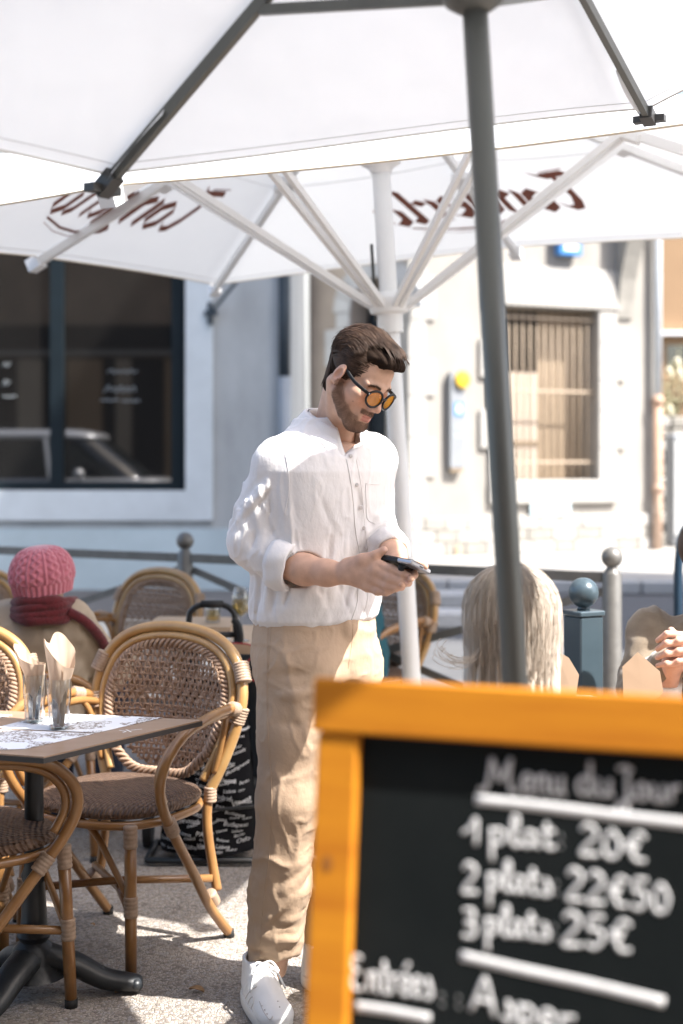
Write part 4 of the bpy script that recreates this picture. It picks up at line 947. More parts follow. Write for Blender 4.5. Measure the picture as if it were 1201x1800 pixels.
b = MB(); b.box((-.14, -.02, 0), (.14, .02, .016), Matrix.Translation((bc.x, bc.y, ZT - .043)) @ Matrix.Rotation(R(20), 4, 'Z')); b.box((-.02, -.14, 0), (.02, .14, .014), Matrix.Translation((bc.x, bc.y, ZT - .042)) @ Matrix.Rotation(R(20), 4, 'Z')); b.build('top_bracket', m_cast, TBL, False)
b = MB()
for pts in ([(210, 1284), (222, 1286), (216, 1288)], [(222, 1283), (231, 1287)], [(230, 1284), (250, 1282)]): b.tube([onz(*p) + V(0, 0, .0006) for p in pts], .0022, 4, flat=.15, up=(0, 0, 1))
b.build('number_mark', m_wht, top, False)
def paper_mat(name):
    m = bpy.data.materials.new(name); m.use_nodes = True; t = m.node_tree; N = t.nodes; L = t.links; bs_ = N['Principled BSDF']; tc = N.new('ShaderNodeTexCoord')
    def ink(sc, thr, w, seed):
        n = N.new('ShaderNodeTexNoise'); n.inputs['Scale'].default_value = sc; n.inputs['Detail'].default_value = 3; mp = N.new('ShaderNodeMapping'); mp.inputs['Location'].default_value = (seed, seed * 2, 0); L.new(tc.outputs['Object'], mp.inputs[0]); L.new(mp.outputs[0], n.inputs['Vector'])
        s1 = N.new('ShaderNodeMath'); s1.operation = 'SUBTRACT'; s1.inputs[1].default_value = thr; L.new(n.outputs['Fac'], s1.inputs[0]); ab = N.new('ShaderNodeMath'); ab.operation = 'ABSOLUTE'; L.new(s1.outputs[0], ab.inputs[0])
        lt = N.new('ShaderNodeMath'); lt.operation = 'LESS_THAN'; lt.inputs[1].default_value = w; L.new(ab.outputs[0], lt.inputs[0]); return lt.outputs[0]
    a = ink(60, .5, .035, 3); c = ink(95, .45, .03, 7)
    big = N.new('ShaderNodeTexNoise'); big.inputs['Scale'].default_value = 13; L.new(tc.outputs['Object'], big.inputs['Vector']); gt = N.new('ShaderNodeMath'); gt.operation = 'GREATER_THAN'; gt.inputs[1].default_value = .47; L.new(big.outputs['Fac'], gt.inputs[0])
    m1 = N.new('ShaderNodeMath'); m1.operation = 'MAXIMUM'; L.new(a, m1.inputs[0]); L.new(c, m1.inputs[1]); m2 = N.new('ShaderNodeMath'); m2.operation = 'MULTIPLY'; L.new(m1.outputs[0], m2.inputs[0]); L.new(gt.outputs[0], m2.inputs[1])
    mxx = N.new('ShaderNodeMix'); mxx.data_type = 'RGBA'; L.new(m2.outputs[0], mxx.inputs['Factor']); mxx.inputs['A'].default_value = (.74, .75, .77, 1); mxx.inputs['B'].default_value = (.22, .18, .15, 1)
    L.new(mxx.outputs['Result'], bs_.inputs['Base Color']); bs_.inputs['Roughness'].default_value = .8; return m
m_paper = paper_mat('printed_paper')
for lab, pts in (('printed white paper placemat under the two glasses', [(-40, 1288), (46, 1266), (123, 1255.5), (286, 1262), (171, 1288.5), (0, 1280.5)]), ('printed white paper placemat at the table front in a sun patch', [(-60, 1281), (0, 1283), (167, 1290), (45, 1317), (-60, 1320)]),
                 ('corner of a white placemat at the far left table edge', [(-70, 1262), (0, 1256), (22, 1257.5), (-20, 1266)])):
    b = MB(); P4 = [onz(*p) for p in pts]; b.extrude([(p.x, p.y) for p in P4], lambda u, v, d: V(u, v, d), ZT + .0012, ZT + .0003); tag(b.build('placemat', m_paper, None, False, fixn=True), lab, 'placemat', 'paper placemats on the bistro table')
# tumblers with napkins and cutlery
m_glass = thin_glass('clear_glass', (.95, .965, .965), .06); m_nap = cloth_translucent('cream_paper_napkin', (.55, .43, .33), .2); m_steel = mat('cutlery_steel', (.5, .5, .5), .25, metal=1.0)
def tumbler(c, label, nlabel, h=.125, r=.031, seed=0, peaks=((20, .062), (150, .095), (250, .05)), lean=(0, 0)):
    r_ = random.Random(seed); T = thing('drinking_glass', label, 'glass', c, 0, 'tumblers on the bistro table')
    b = MB(); b.lathe([(.005, .0), (r * .78, .0), (r * .82, .004), (r * .86, .055), (r * .97, .075), (r, h), (r - .0016, h), (r * .95, .078), (r * .80, .056), (r * .74, .012), (.004, .010)], 10, cap=False); b.build('glass_body', m_glass, T, 'auto')
    b = MB(); b.lathe([(r * .5, .0012), (r * .76, .003), (r * .72, .009), (.004, .0095)], 10); b.build('glass_base', thin_glass('glass_base', (.80, .84, .85), .12) if seed == 1 else bpy.data.materials['glass_base'], T, 'auto')
    NP = thing('napkin', nlabel, 'napkin', Vector(c) + V(0, 0, .012), 0, 'rolled napkins in the tumblers')
    def top(th):
        z = .135
        for a, hh in peaks: z += hh * math.exp(-(((math.degrees(th) - a + 180) % 360 - 180) / 62) ** 2)
        return z
    def f(u, v):
        th = R(-60) + u * R(420); zt = top(th); z = zt * v; rr = .010 + (r * .80 - .010) * min(1, z / .10) + max(0, z - .10) * (.22 + .22 * math.sin(th + 1 + seed)); rr *= 1 - .10 * u
        rr *= 1 + .10 * math.sin(5 * th + 9 * v + seed) * max(0, v - .45) + .05 * math.sin(11 * th - 7 * v)* max(0, v - .4)
        return V(rr * math.cos(th) + lean[0] * max(0, z - .1), rr * math.sin(th) + lean[1] * max(0, z - .1), z + .002)
    b = MB(); b.grid(f, 60, 14); obj('paper', b.mesh('paper'), m_nap, NP)
    CT = thing('cutlery', 'fork and knife ends standing in the tumbler ' + ('in front' if seed == 1 else 'behind'), 'cutlery', Vector(c) + V(0, 0, .011), 0, 'cutlery in the tumblers')
    b = MB(); b.tube([V(-.006, -.018, 0), V(-.008, -.016, .05), V(.004, .0, .135)], [.004, .008, .004], 8, flat=.3, up=(0, 1, 0)); b.build('fork', m_steel, CT)
    b = MB(); b.tube([V(.010, -.016, 0), V(.014, -.014, .075), V(.004, .0, .13)], [.006, .007, .0035], 8, flat=.25, up=(0, 1, 0)); b.build('knife', m_woodt if seed == 1 else m_steel, CT)
g1, g2 = onz(104, 1282), onz(61, 1270)
tumbler(g1, 'front tumbler with rolled cream napkin on the bistro table', 'tall cream paper napkin rolled in the front tumbler', seed=1, peaks=((215, .075), (95, .085)), lean=(-.05, 0))
tumbler(g2, 'rear tumbler with rolled cream napkin, left of the front one', 'cream paper napkin rolled in the rear tumbler', h=.122, seed=2, peaks=((180, .05),), lean=(-.12, 0))

# ------------------------------------------------------------------ shopping trolley with printed city names
m_bag = mat('black_printed_fabric', (.005, .005, .006), .9, spec=.1, var=.3, bump=.3, bscale=150); m_tub = mat('black_tube', (.012, .013, .014), .4)
m_white = mat('white_print', (.55, .55, .55), .8, var=.3, scale=40)
TX, TY = -.468, 5.02
TRY = thing('shopping_trolley', 'black fabric shopping trolley printed with white city names beside the centre chair', 'shopping trolley', (TX, TY, .006))
BWd, BDp = .158, .13
def bagf(u, z):   # u -1..1 across the front, z height
    w = BWd * (1.0 + .07 * math.sin(z * 9 + .5) + .02 * math.sin(z * 41)) * (1 if z < .42 else 1 - .38 * ((z - .42) / .2) ** 1.6); x = w * u
    y = -BDp * (1 - abs(u) ** 2.3) ** .5 * (1 - .35 * max(0, z - .42) / .2) - .016 * math.sin(z * 22 + u * 4) - .008 * math.sin(z * 50 - u * 7); return V(x, y, z)
b = MB(); b.grid(lambda u, v: bagf(-1 + 2 * u, .035 + .58 * v), 33, 28); b.grid(lambda u, v: (lambda p: V(p.x, -p.y * .8, p.z))(bagf(1 - 2 * u, .035 + .58 * v)), 33, 28)
n_ = 33; b.add([bagf(-1 + 2 * i / 32, .615) for i in range(33)] + [(lambda p: V(p.x, -p.y * .8, p.z))(bagf(1 - 2 * i / 32, .615)) for i in range(33)], [tuple(range(66))]); bag = b.build('bag', m_bag, TRY, fixn=True)
b = MB(); b.grid(lambda u, v: bagf(-1 + 2 * u, .46 + .17 * v) + V(0, -.012, 0) * (1 - v * .5), 33, 8); flap = b.build('flap', m_bag, TRY)
b = MB(); b.tube([bagf(-1 + 2 * i / 32, .46) + V(0, -.014, 0) for i in range(33)], .004, 5); b.build('flap_piping', m_white, flap)
b = MB(); b.tube(spline([V(-.10, .10, .02), V(-.10, .11, .5), V(-.085, .12, .80), V(-.07, .12, .855), V(-.03, .12, .875), V(.03, .12, .875), V(.07, .12, .855), V(.085, .12, .80), V(.10, .11, .5), V(.10, .10, .02)], 5), .011, 8); b.tube([V(-.09, .12, .765), V(.09, .12, .765)], .011, 8); b.build('handle', m_tub, TRY)
b = MB(); b.tube([V(-.04, .12, .876), V(.04, .12, .876)], .014, 8); b.tube(spline([V(.078, .11, .82), V(.098, .10, .80), V(.105, .1, .75), V(.088, .11, .73)], 4), .012, 7); b.build('grip', m_rub, TRY)
b = MB(); b.bar(V(-.2, -.13, .02), V(.25, -.13, .02), .02, .018); b.bar(V(-.2, .1, .02), V(.2, .1, .02), .02, .018); b.bar(V(-.2, -.13, .02), V(-.2, .1, .02), .02, .018); b.bar(V(.2, -.13, .02), V(.2, .1, .02), .02, .018); b.tube(spline([V(-.2, -.14, .21), V(0, -.155, .20), V(.2, -.14, .215), V(.235, -.05, .22)], 5), .006, 6); b.build('chassis', m_tub, TRY)
for sx in (-1, 1):
    b = MB(); b.tube([V(sx * .215, .12, .06), V(sx * .245, .12, .06)], .06, 20); b.build('wheel', m_rub, TRY, 'auto')
def text_mesh(s, size):
    c = bpy.data.curves.new('t', 'FONT'); c.body = s; c.size = size; c.resolution_u = 2; o = bpy.data.objects.new('t', c); COL.objects.link(o); bpy.context.view_layer.update()
    me = bpy.data.meshes.new_from_object(o.evaluated_get(bpy.context.evaluated_depsgraph_get())); bpy.data.objects.remove(o); bpy.data.curves.remove(c)
    vs = [v.co.copy() for v in me.vertices]; fs = [tuple(p.vertices) for p in me.polygons]; bpy.data.meshes.remove(me); return vs, fs
words = ['PARIS', 'London', 'Budapest', 'Berlin', 'Madrid', 'Brussels', 'Roma', 'PARIS', 'Vienna', 'Lisboa', 'Oslo', 'Prague']; wm = {w: text_mesh(w, 1.0) for w in set(words)}
r_ = random.Random(4); pr = MB(); z = .05; k = 0
while z < .585:
    x = -.15 + r_.uniform(-.03, .03)
    while x < .14:
        w = words[k % 12]; k += 1; vs, fs = wm[w]; sz = r_.uniform(.010, .024); sh = r_.uniform(-.3, .35); wd = max(v.x for v in vs) * sz
        if x + wd < .150:
            out = [];
            for v in vs:
                px_, pz_ = x + v.x * sz + v.y * sz * .25, z + v.y * sz + (v.x * sz) * sh
                pp = bagf(max(-.98, min(.98, px_ / BWd)), pz_); pp.y -= .018 if pz_ > .455 else .003; out.append(pp)
            pr.add(out, fs)
        x += wd + r_.uniform(.008, .02)
    z += r_.uniform(.016, .024)
tag(pr.build('city_names', m_white, bag, False), kind='stuff')

# ------------------------------------------------------------------ second table with glasses
m_wood2 = mat('pale_table_wood', (.50, .36, .24), .5, var=.2, scale=6, stretch=(1, 6, 1))
T2 = thing('back_table', 'pale wooden table behind the standing person carrying a wine glass', 'table')
b = MB(); Z2 = .745; b.extrude([(-.415, 5.08), (.06, 5.03), (.09, 5.62), (-.39, 5.66)], lambda u, v, d: V(u, v, d), Z2, Z2 - .035); b.build('table_top', m_wood2, T2, False, fixn=True)
b = MB(); b.lathe([(.03, .02), (.025, .1), (.025, .70), (.10, .708)], 14, Matrix.Translation((-.16, 5.34, .0))); b.build('column', m_cast, T2, 'auto')
b = MB(); b.lathe([(.25, .007), (.25, .02), (.06, .045), (.03, .05)], 24, Matrix.Translation((-.16, 5.34, .0))); b.build('foot', m_cast, T2, 'auto')
m_wine = thin_glass('white_wine', (.88, .74, .42), .05)
WG_ = thing('wine_glass', 'stemmed glass of white wine left of the standing person', 'wine glass', (-.365, 5.16, Z2 + .001))
b = MB(); b.lathe([(.001, .0), (.032, .0), (.031, .003), (.004, .008), (.0035, .075), (.008, .085), (.026, .105), (.034, .128), (.031, .165), (.025, .195), (.0238, .195), (.0298, .165), (.0325, .128), (.025, .107), (.004, .090)], 20, cap=False); b.build('glass_body', m_glass, WG_)
b = MB(); b.lathe([(.002, .0905), (.024, .108), (.0318, .128), (.0306, .150), (.002, .150)], 20); b.build('wine', m_wine, WG_)
for k, (dx, lab) in enumerate(((0, 'small tumbler seen through the trolley handle'),)):
    T = thing('drinking_glass', lab, 'glass', (-.52 + dx, 5.75, Z2 + .001)); b = MB(); b.lathe([(.002, 0), (.03, 0), (.035, .09), (.033, .09), (.028, .008), (.002, .006)], 16, cap=False); b.build('glass_body', m_glass, T); b = MB(); b.lathe([(.002, .008), (.0275, .009), (.031, .05), (.002, .05)], 16); b.build('water', m_wine, T)
T3_ = thing('side_table', 'pale wooden table behind the shopping trolley handle', 'table'); b = MB(); b.extrude([(-.78, 5.62), (-.44, 5.60), (-.43, 5.95), (-.77, 5.98)], lambda u, v, d: V(u, v, d), Z2 - .001, Z2 - .03); b.build('table_top', m_wood2, T3_, False, fixn=True)
b = MB(); b.lathe([(.2, .007), (.2, .02), (.025, .05), (.025, .70), (.08, .712)], 16, Matrix.Translation((-.6, 5.78, 0))); b.build('column', m_cast, T3_, 'auto')
# red dog lead hanging from the table edge
b = MB(); b.tube(spline([V(-.40, 5.06, Z2 + .006), V(-.33, 5.04, Z2 + .004), V(-.30, 5.04, Z2 - .02), V(-.335, 5.045, Z2 - .06), V(-.35, 5.045, Z2 - .10), V(-.31, 5.045, Z2 - .125), V(-.27, 5.045, Z2 - .11)], 6), .007, 6, flat=.4)
tag(b.build('red_strap', mat('red_strap', (.30, .02, .02), .6), None), 'dark red strap hanging over the edge of the back table', 'strap')
# dry leaves on the ground
m_dry = mat('dry_leaf', (.42, .25, .12), .8, var=.3, scale=60); r_ = random.Random(11)
for lab, (px, py), s in (('dry curled leaf on the sunlit ground left of the sneaker', (346, 1744), .022), ('dry brown leaf against the cast iron table foot', (222, 1746), .03), ('tiny dry leaf on the shaded ground under the centre chair', (163, 1627), .010)):
    c = onz(px, py, .008); b = MB(); a = r_.uniform(0, 6); d = V(math.cos(a), math.sin(a), 0); e = V(-d.y, d.x, 0)
    b.grid(lambda u, v: c + d * s * (u - .5) * 2 + e * s * (v - .5) * math.sin(math.pi * (.08 + .84 * u)) * 1.2 + V(0, 0, .002 + s * .5 * (abs(v - .5) * 1.4) ** 1.5 + s * .25 * math.sin(u * 3)), 7, 5)
    tag(b.build('dry_leaf', m_dry, None), lab, 'leaf', 'dry leaves on the terrace')
# ------------------------------------------------------------------ people
def skin_mat(name, col):
    return mat(name, col, .55, var=.16, scale=45, attr='Col', bump=.3, bscale=340, bdist=.0012, sss=.04, spec=.35)
m_skin = skin_mat('skin', (.6, .38, .28))
m_linen = mat('white_linen', (.70, .675, .665), .88, var=.04, scale=5, sheen=.1, bump=.5, bscale=75, bdist=.0035, stretch=(1, 1, .6))
m_chino = mat('beige_linen_trousers', (.43, .305, .205), .88, var=.12, scale=6, sheen=.05, bump=.5, bscale=70, bdist=.0035, stretch=(1, 1, .8))
m_hair = mat('dark_brown_hair', (.032, .018, .011), .5, col2=(.085, .046, .026), scale=40, spec=.3)
m_beard = mat('brown_beard', (.075, .036, .022), .6, col2=(.13, .065, .04), scale=60)
def xf(M): return lambda p: np.array(M @ Vector(p))
def frame(origin, fwd, up=V(0, 0, 1)):
    """matrix with local Y = fwd, Z ~ up, X = right"""
    y = Vector(fwd).normalized(); x = y.cross(up).normalized(); z = x.cross(y)
    return Matrix(((x.x, y.x, z.x, origin[0]), (x.y, y.y, z.y, origin[1]), (x.z, y.z, z.z, origin[2]), (0, 0, 0, 1)))
def merge(parts):
    P, F, C, n = [], [], [], 0
    for p, f, c in parts: P.append(p); F.append(f + n); C.append(c); n += len(p)
    return np.concatenate(P), np.concatenate(F), np.concatenate(C)
def toW(P, M): A = np.array(M); return P @ A[:3, :3].T + A[:3, 3]
def head_sdf(h=.0022, neck_to=(0, -.07, -.2), male=True):
    g = SDF((-.095, -.125, -.26), (.095, .135, .15), h)
    g.ell((0, -.018, .048), (.074, .093, .083), .01); g.ell((0, .035, .045), (.058, .050, .055), .02); g.ell((0, .033, -.03), (.057, .054, .075), .025)
    g.ell((0, .028, -.085), (.043, .052, .028), .02)
    for s in (-1, 1):
        g.ell((s * .045, .050, -.014), (.020, .028, .020), .02); g.cap((s * .056, .0, -.045), (s * .024, .074, -.100), .019, .019, .022)
        g.cap((s * .012, .083, .027), (s * .044, .070, .026), .010, .010, .014)
        g.ell((s * .031, .098, .009), (.018, .014, .011), .009, 's'); g.ell((s * .031, .0755, .008), (.0155, .014, .0135), .004)
        g.cap((s * .020, .090, .0045), (s * .043, .081, .004), .0022, .002, .003)
        g.ell((s * .0125, .1005, -.033), (.0085, .011, .0075), .006); 
    g.ell((0, .079, -.102), (.023, .019, .017), .018)
    g.cap((0, .084, .024), (0, .106, -.022), .0085, .0105, .010); g.ell((0, .1105, -.028), (.0105, .010, .0095), .006)
    for s in (-1, 1): g.ell((s * .0062, .1065, -.0395), (.0035, .005, .004), .003, 's')
    g.ell((0, .078, -.062), (.031, .023, .028), .018)
    for s in (-1, 1):
        g.cap((s * .021, .0905, -.0625), (0, .1015, -.0575), .0035, .0052, .004); g.cap((s * .017, .0915, -.0695), (0, .1005, -.0705), .0045, .0062, .004)
    for s in (-1, 1): g.cap((s * .023, .0925, -.0645), (0, .1075, -.0638), .0014, .0017, .003, 's')
    for s in (-1, 1):      # ears
        Me = Matrix.Rotation(R(-14), 3, 'X') @ Matrix.Rotation(R(s * -16), 3, 'Z')
        g.ell((s * .079, -.010, .004), (.0085, .0185, .031), .005, M=Me); g.ell((s * .0885, -.005, .003), (.0095, .0115, .019), .003, 's', M=Me); g.ell((s * .0795, -.003, -.021), (.006, .010, .010), .004)
        g.cap((s * .084, .006, .012), (s * .083, .003, .022), .0028, .0025, .003)
    n = np.array(neck_to, float); g.cap((0, -.035, -.035), n, .053, .056, .03); g.cap((0, .02, -.09), n + np.array((0, .05, .02)), .022, .03, .03)
    for s in (-1, 1): g.cap((s * .06, -.03, -.035), n + np.array((s * .02, .055, -.01)), .014, .012, .02)
    return g
def lerp3(a, b, t): return a + (b - a) * t[:, None]
def sstep(a, b, x): t = np.clip((x - a) / (b - a), 0, 1); return t * t * (3 - 2 * t)
SKIN = np.array((.60, .375, .27))
def beard_mask(P):
    x, y, z = np.abs(P[:, 0]), P[:, 1], P[:, 2]
    line = np.interp(y, [-.02, .02, .05, .08, .10], [.012, -.030, -.060, -.074, -.076])
    nz_ = .006 * vnoise(P, 90, 4)
    zl = np.interp(y, [-.01, .03, .08, .1], [-.060, -.088, -.122, -.124]); jaw = sstep(.018, -.016, z - line + nz_) * sstep(-.010, .010, y) * sstep(-.008, .006, z - zl + nz_)
    mous = sstep(.032, .024, x) * sstep(.084, .092, y) * sstep(-.0575, -.053, z) * 0
    mst = sstep(.034, .028, x) * sstep(.080, .088, y) * sstep(-.060, -.054, z) * sstep(-.0405, -.045, z)
    lips = sstep(.026, .020, x) * sstep(.083, .090, y) * sstep(-.080, -.075, z) * sstep(-.054, -.058, z)
    return np.clip(np.maximum(jaw, mst * .9) - lips * 1.2, 0, 1)
def face_colors(P, base=SKIN, beard=None):
    n = len(P); C = np.repeat(base[None], n, 0); x, y, z = np.abs(P[:, 0]), P[:, 1], P[:, 2]
    C *= (1 + .06 * vnoise(P, 60, 2))[:, None]
    red = np.exp(-((x - .045) ** 2 + (z + .03) ** 2) / .0007) * (y > .03) * .35 + np.exp(-(x ** 2 + (z + .03) ** 2) / .0003) * (y > .095) * .4 + np.exp(-((x - .08) ** 2 + (y + .005) ** 2 + z ** 2) / .0008) * .35
    C = lerp3(C, np.array((.62, .28, .20)), np.clip(red, 0, 1))
    lips = sstep(.024, .019, x) * sstep(.086, .091, y) * sstep(-.0785, -.0745, z) * sstep(-.0535, -.0565, z); C = lerp3(C, np.array((.52, .20, .16)), lips * .8)
    if beard is not None: C = lerp3(C, np.array((.17, .095, .062)), beard * (.52 + .25 * vnoise(P, 140, 8)))
    br = np.exp(-((z - np.interp(x, [.01, .03, .05], [.026, .031, .024])) / .0042) ** 2) * sstep(.011, .015, x) * sstep(.054, .046, x) * (y > .055); C = lerp3(C, np.array((.05, .028, .018)), br * .85)
    return C

# ---- the standing person
DM = .06
def Um(x, y, D): return U(x, y, D + DM)
O = V(-.061, 3.62 + DM, .006); MF = frame(O, (.643, -.766, 0)); MFi = MF.inverted()
def Lp(px, py, D): return np.array(MFi @ Um(px, py, D))
hy, hp, hr = R(49), R(36), R(6)
hc = Um(629, 667, 3.50); hf = V(math.sin(hy) * math.cos(hp), -math.cos(hy) * math.cos(hp), -math.sin(hp))
MH = frame(hc, hf) @ Matrix.Rotation(hr, 4, 'Y').inverted(); MH = MH @ Matrix.Scale(.895, 4); MHi = MH.inverted()
nb_w = Um(580, 775, 3.61); nk = np.array(MHi @ nb_w)
g = head_sdf(.0021, nk); Ph, Fh = g.net(); Ph = relax(Ph, Fh, 2); bmk = beard_mask(Ph); Ch = face_colors(Ph, beard=bmk); Nh = vnormals(Ph, Fh)
for c_ in ((.060, .030, -.082), (.052, .062, -.040)): Ch = lerp3(Ch, np.array((.14, .06, .04)), np.exp(-((Ph - np.array(c_)) ** 2).sum(1) / 4e-6))
# forearms and hands (world space)
def hand_right(g):
    q = lambda x, y, D: np.array(Um(x, y, D))
    g.chain([q(496, 992, 3.48), q(535, 1001, 3.44), q(575, 1007, 3.405), q(602, 1009, 3.385)], [.035, .037, .030, .026], .02)
    g.ell(q(632, 1008, 3.36), (.036, .022, .029), .018); mc = [q(654, 989, 3.335), q(660, 1003, 3.325), q(657, 1017, 3.33), q(646, 1030, 3.34)]
    for m_ in mc: g.cap(q(612, 1008, 3.375), m_, .020, .0145, .012)
    fing = [(q(688, 1000, 3.305), q(708, 1009, 3.29), q(718, 1012, 3.285), .0112), (q(686, 1017, 3.30), q(704, 1023, 3.288), q(715, 1024, 3.285), .0115), (q(680, 1030, 3.305), q(696, 1033, 3.295), q(706, 1031, 3.29), .0108), (q(664, 1040, 3.32), q(680, 1041, 3.31), q(690, 1038, 3.305), .0095)]
    for m_, (a, b_, c_, r) in zip(mc, fing): g.cap(m_, a, r * 1.22, r, .008); g.cap(a, b_, r * 1.05, r * .92, .004); g.cap(b_, c_, r * .92, r * .72, .004)
    g.cap(q(614, 996, 3.375), q(638, 985, 3.345), .023, .0165, .015); g.cap(q(638, 985, 3.345), q(660, 977, 3.33), .0155, .0125, .008); g.cap(q(660, 977, 3.33), q(675, 967, 3.325), .0125, .0095, .005)
def hand_left(g):
    q = lambda x, y, D: np.array(Um(x, y, D))
    g.chain([q(676, 950, 3.55), q(692, 976, 3.47), q(699, 990, 3.42)], [.036, .032, .027], .015)
    g.ell(q(704, 1002, 3.375), (.026, .036, .020), .014)
    for pts, r in (([q(712, 1000, 3.36), q(734, 994, 3.30), q(748, 996, 3.275)], .0095), ([q(712, 1010, 3.35), q(728, 1010, 3.30), q(722, 1018, 3.275)], .0098), ([q(706, 1016, 3.35), q(718, 1024, 3.31), q(706, 1028, 3.28)], .0095), ([q(700, 1020, 3.355), q(706, 1032, 3.32), q(694, 1036, 3.30)], .0085), ([q(694, 990, 3.40), q(684, 986, 3.36), q(679, 991, 3.335)], .0112)):
        g.cap(pts[0], pts[1], r * 1.2, r, .006); g.cap(pts[1], pts[2], r, r * .8, .003)
parts = [(toW(Ph, MH), Fh, Ch)]
def hand_part(fn, lo, hi):
    g = SDF(lo, hi, .0021); fn(g); P, F = g.net(); P = relax(P, F, 2); C = np.repeat(SKIN[None] * np.array((1.0, .96, .93)), len(P), 0) * (1 + .08 * vnoise(P, 70, 5))[:, None]; return P, F, C
hr_ = hand_part(hand_right, (-.27, 3.22 + DM, 1.02), (.21, 3.58 + DM, 1.26)); hl_ = hand_part(hand_left, (.06, 3.20 + DM, 1.04), (.25, 3.62 + DM, 1.28))
tips = [Um(718, 1012, 3.277), Um(716, 1024, 3.276), Um(707, 1031, 3.281), Um(677, 966, 3.314)]
for tpt in tips: hr_ = (hr_[0], hr_[1], lerp3(hr_[2], np.array((.72, .45, .38)), np.exp(-((hr_[0] - np.array(tpt)) ** 2).sum(1) / 3e-5) * .8))
parts += [hr_, hl_]
# hidden trunk and legs inside the clothes
g = SDF((-.32, -.36, .02), (.32, .30, 1.50), .014)
pel, che = Lp(553, 1130, 3.62), Lp(572, 880, 3.58)
g.loft([(.88, pel[0], pel[1], .14, .10), (1.1, pel[0], pel[1] + .01, .13, .09), (1.35, che[0], che[1], .16, .10), (1.44, che[0], che[1], .12, .08)], .03)
knR, knL, anR, anL = Lp(509, 1400, 3.54), Lp(578, 1400, 3.66), Lp(482, 1700, 3.635), Lp(560, 1700, 3.78)
g.chain([Lp(522, 1165, 3.56), knR, anR], [.075, .05, .035], .02); g.chain([Lp(598, 1165, 3.68), knL, anL], [.075, .05, .035], .02)
g.chain([Lp(495, 815, 3.52), Lp(455, 945, 3.535), Lp(480, 980, 3.50)], [.038, .036, .035], .02); g.chain([Lp(662, 800, 3.70), Lp(655, 915, 3.67), Lp(680, 955, 3.55)], [.045, .04, .035], .02)
g.cap(Lp(582, 790, 3.60), (che[0], che[1], 1.3), .06, .1, .03)
Pb, Fb = g.net(); parts.append((toW(Pb, MF), Fb, np.repeat(SKIN[None], len(Pb), 0)))
P_, F_2, C_ = merge(parts)
MAN = obj('person', np_mesh('person', P_, F_2, C_), m_skin)
tag(MAN, 'standing bearded person in white linen shirt and beige trousers looking at a phone', 'person')

# shirt
g = SDF((-.42, -.30, .95), (.36, .32, 1.56), .0040)
tab = []
for z, rx, ry in ((.968, .142, .092), (.978, .163, .112), (.995, .176, .126), (1.03, .181, .131), (1.10, .178, .128), (1.2, .176, .124), (1.3, .182, .124), (1.37, .186, .118), (1.41, .174, .105), (1.44, .142, .090), (1.463, .110, .078), (1.485, .086, .070), (1.505, .074, .064)):
    f = (z - 1.0) / .35; cx = pel[0] + (che[0] - pel[0]) * f; cy = pel[1] + (che[1] - pel[1]) * min(f, 1.15); tab.append((z, cx, cy - (.018 if z > 1.44 else 0), rx, ry))
g.loft(tab, .02, p=2.35)
shR, elR, cuR = Lp(489, 814, 3.51), Lp(449, 950, 3.535), Lp(503, 993, 3.475); shL, elL, cuL = Lp(658, 805, 3.705), Lp(652, 905, 3.675), Lp(683, 966, 3.52)
mR = (shR + elR) / 2 + np.array((-.006, 0, 0)); g.chain([shR, mR, elR], [.054, .060, .068], .035); g.cap(elR, cuR, .068, .052, .02)
g.cap(shR, Lp(560, 795, 3.56), .056, .07, .03); g.cap(shL, Lp(610, 795, 3.62), .054, .07, .03); g.chain([shL, elL], [.056, .058], .025); g.cap(elL, cuL, .056, .043, .02)
# fold system: blousing at the waist, drag lines from shoulder and armpit, elbow creases
fr = random.Random(21); segs = []
T_ = np.array(tab)
def onT(phi, z):
    cx, cy, rx, ry = (np.interp(z, T_[:, 0], T_[:, j]) for j in (1, 2, 3, 4)); return np.array((cx + rx * math.cos(phi), cy + ry * math.sin(phi), z))
for i in range(46):
    ph = fr.uniform(-.5, 3.6); z0 = fr.uniform(.98, 1.05); z1 = z0 + fr.uniform(.05, .20); segs.append((onT(ph, z0), onT(ph + fr.uniform(-.25, .25), z1), fr.uniform(.008, .016), fr.choice((1, 1, -1)) * fr.uniform(.003, .008)))
for i in range(26):
    ph = fr.uniform(-.2, 3.3); z0 = fr.uniform(1.1, 1.36); segs.append((onT(ph, z0), onT(ph + fr.uniform(-.5, .5), z0 - fr.uniform(.06, .2)), fr.uniform(.012, .022), fr.choice((1, -1)) * fr.uniform(.002, .005)))
def around(a, b_, rr, t, ang):
    a, b_ = Vector(a), Vector(b_); d = (b_ - a).normalized(); u = d.orthogonal().normalized(); v = d.cross(u); return np.array(a.lerp(b_, t) + (u * math.cos(ang) + v * math.sin(ang)) * rr)
for i in range(34):
    an = fr.uniform(0, 6.28); t0 = fr.uniform(.0, .9); segs.append((around(shR, elR, .070, t0, an), around(shR, elR, .072, min(1, t0 + fr.uniform(.15, .5)), an + fr.uniform(-.9, .9)), fr.uniform(.007, .014), fr.choice((1, 1, -1)) * fr.uniform(.003, .0075)))
for i in range(26):
    an = fr.uniform(0, 6.28); t0 = fr.uniform(.0, .9); segs.append((around(elR, cuR, .064, t0, an), around(elR, cuR, .06, min(1, t0 + fr.uniform(.0, .25)), an + fr.uniform(.4, 1.4)), fr.uniform(.006, .011), fr.choice((1, -1)) * fr.uniform(.003, .007)))
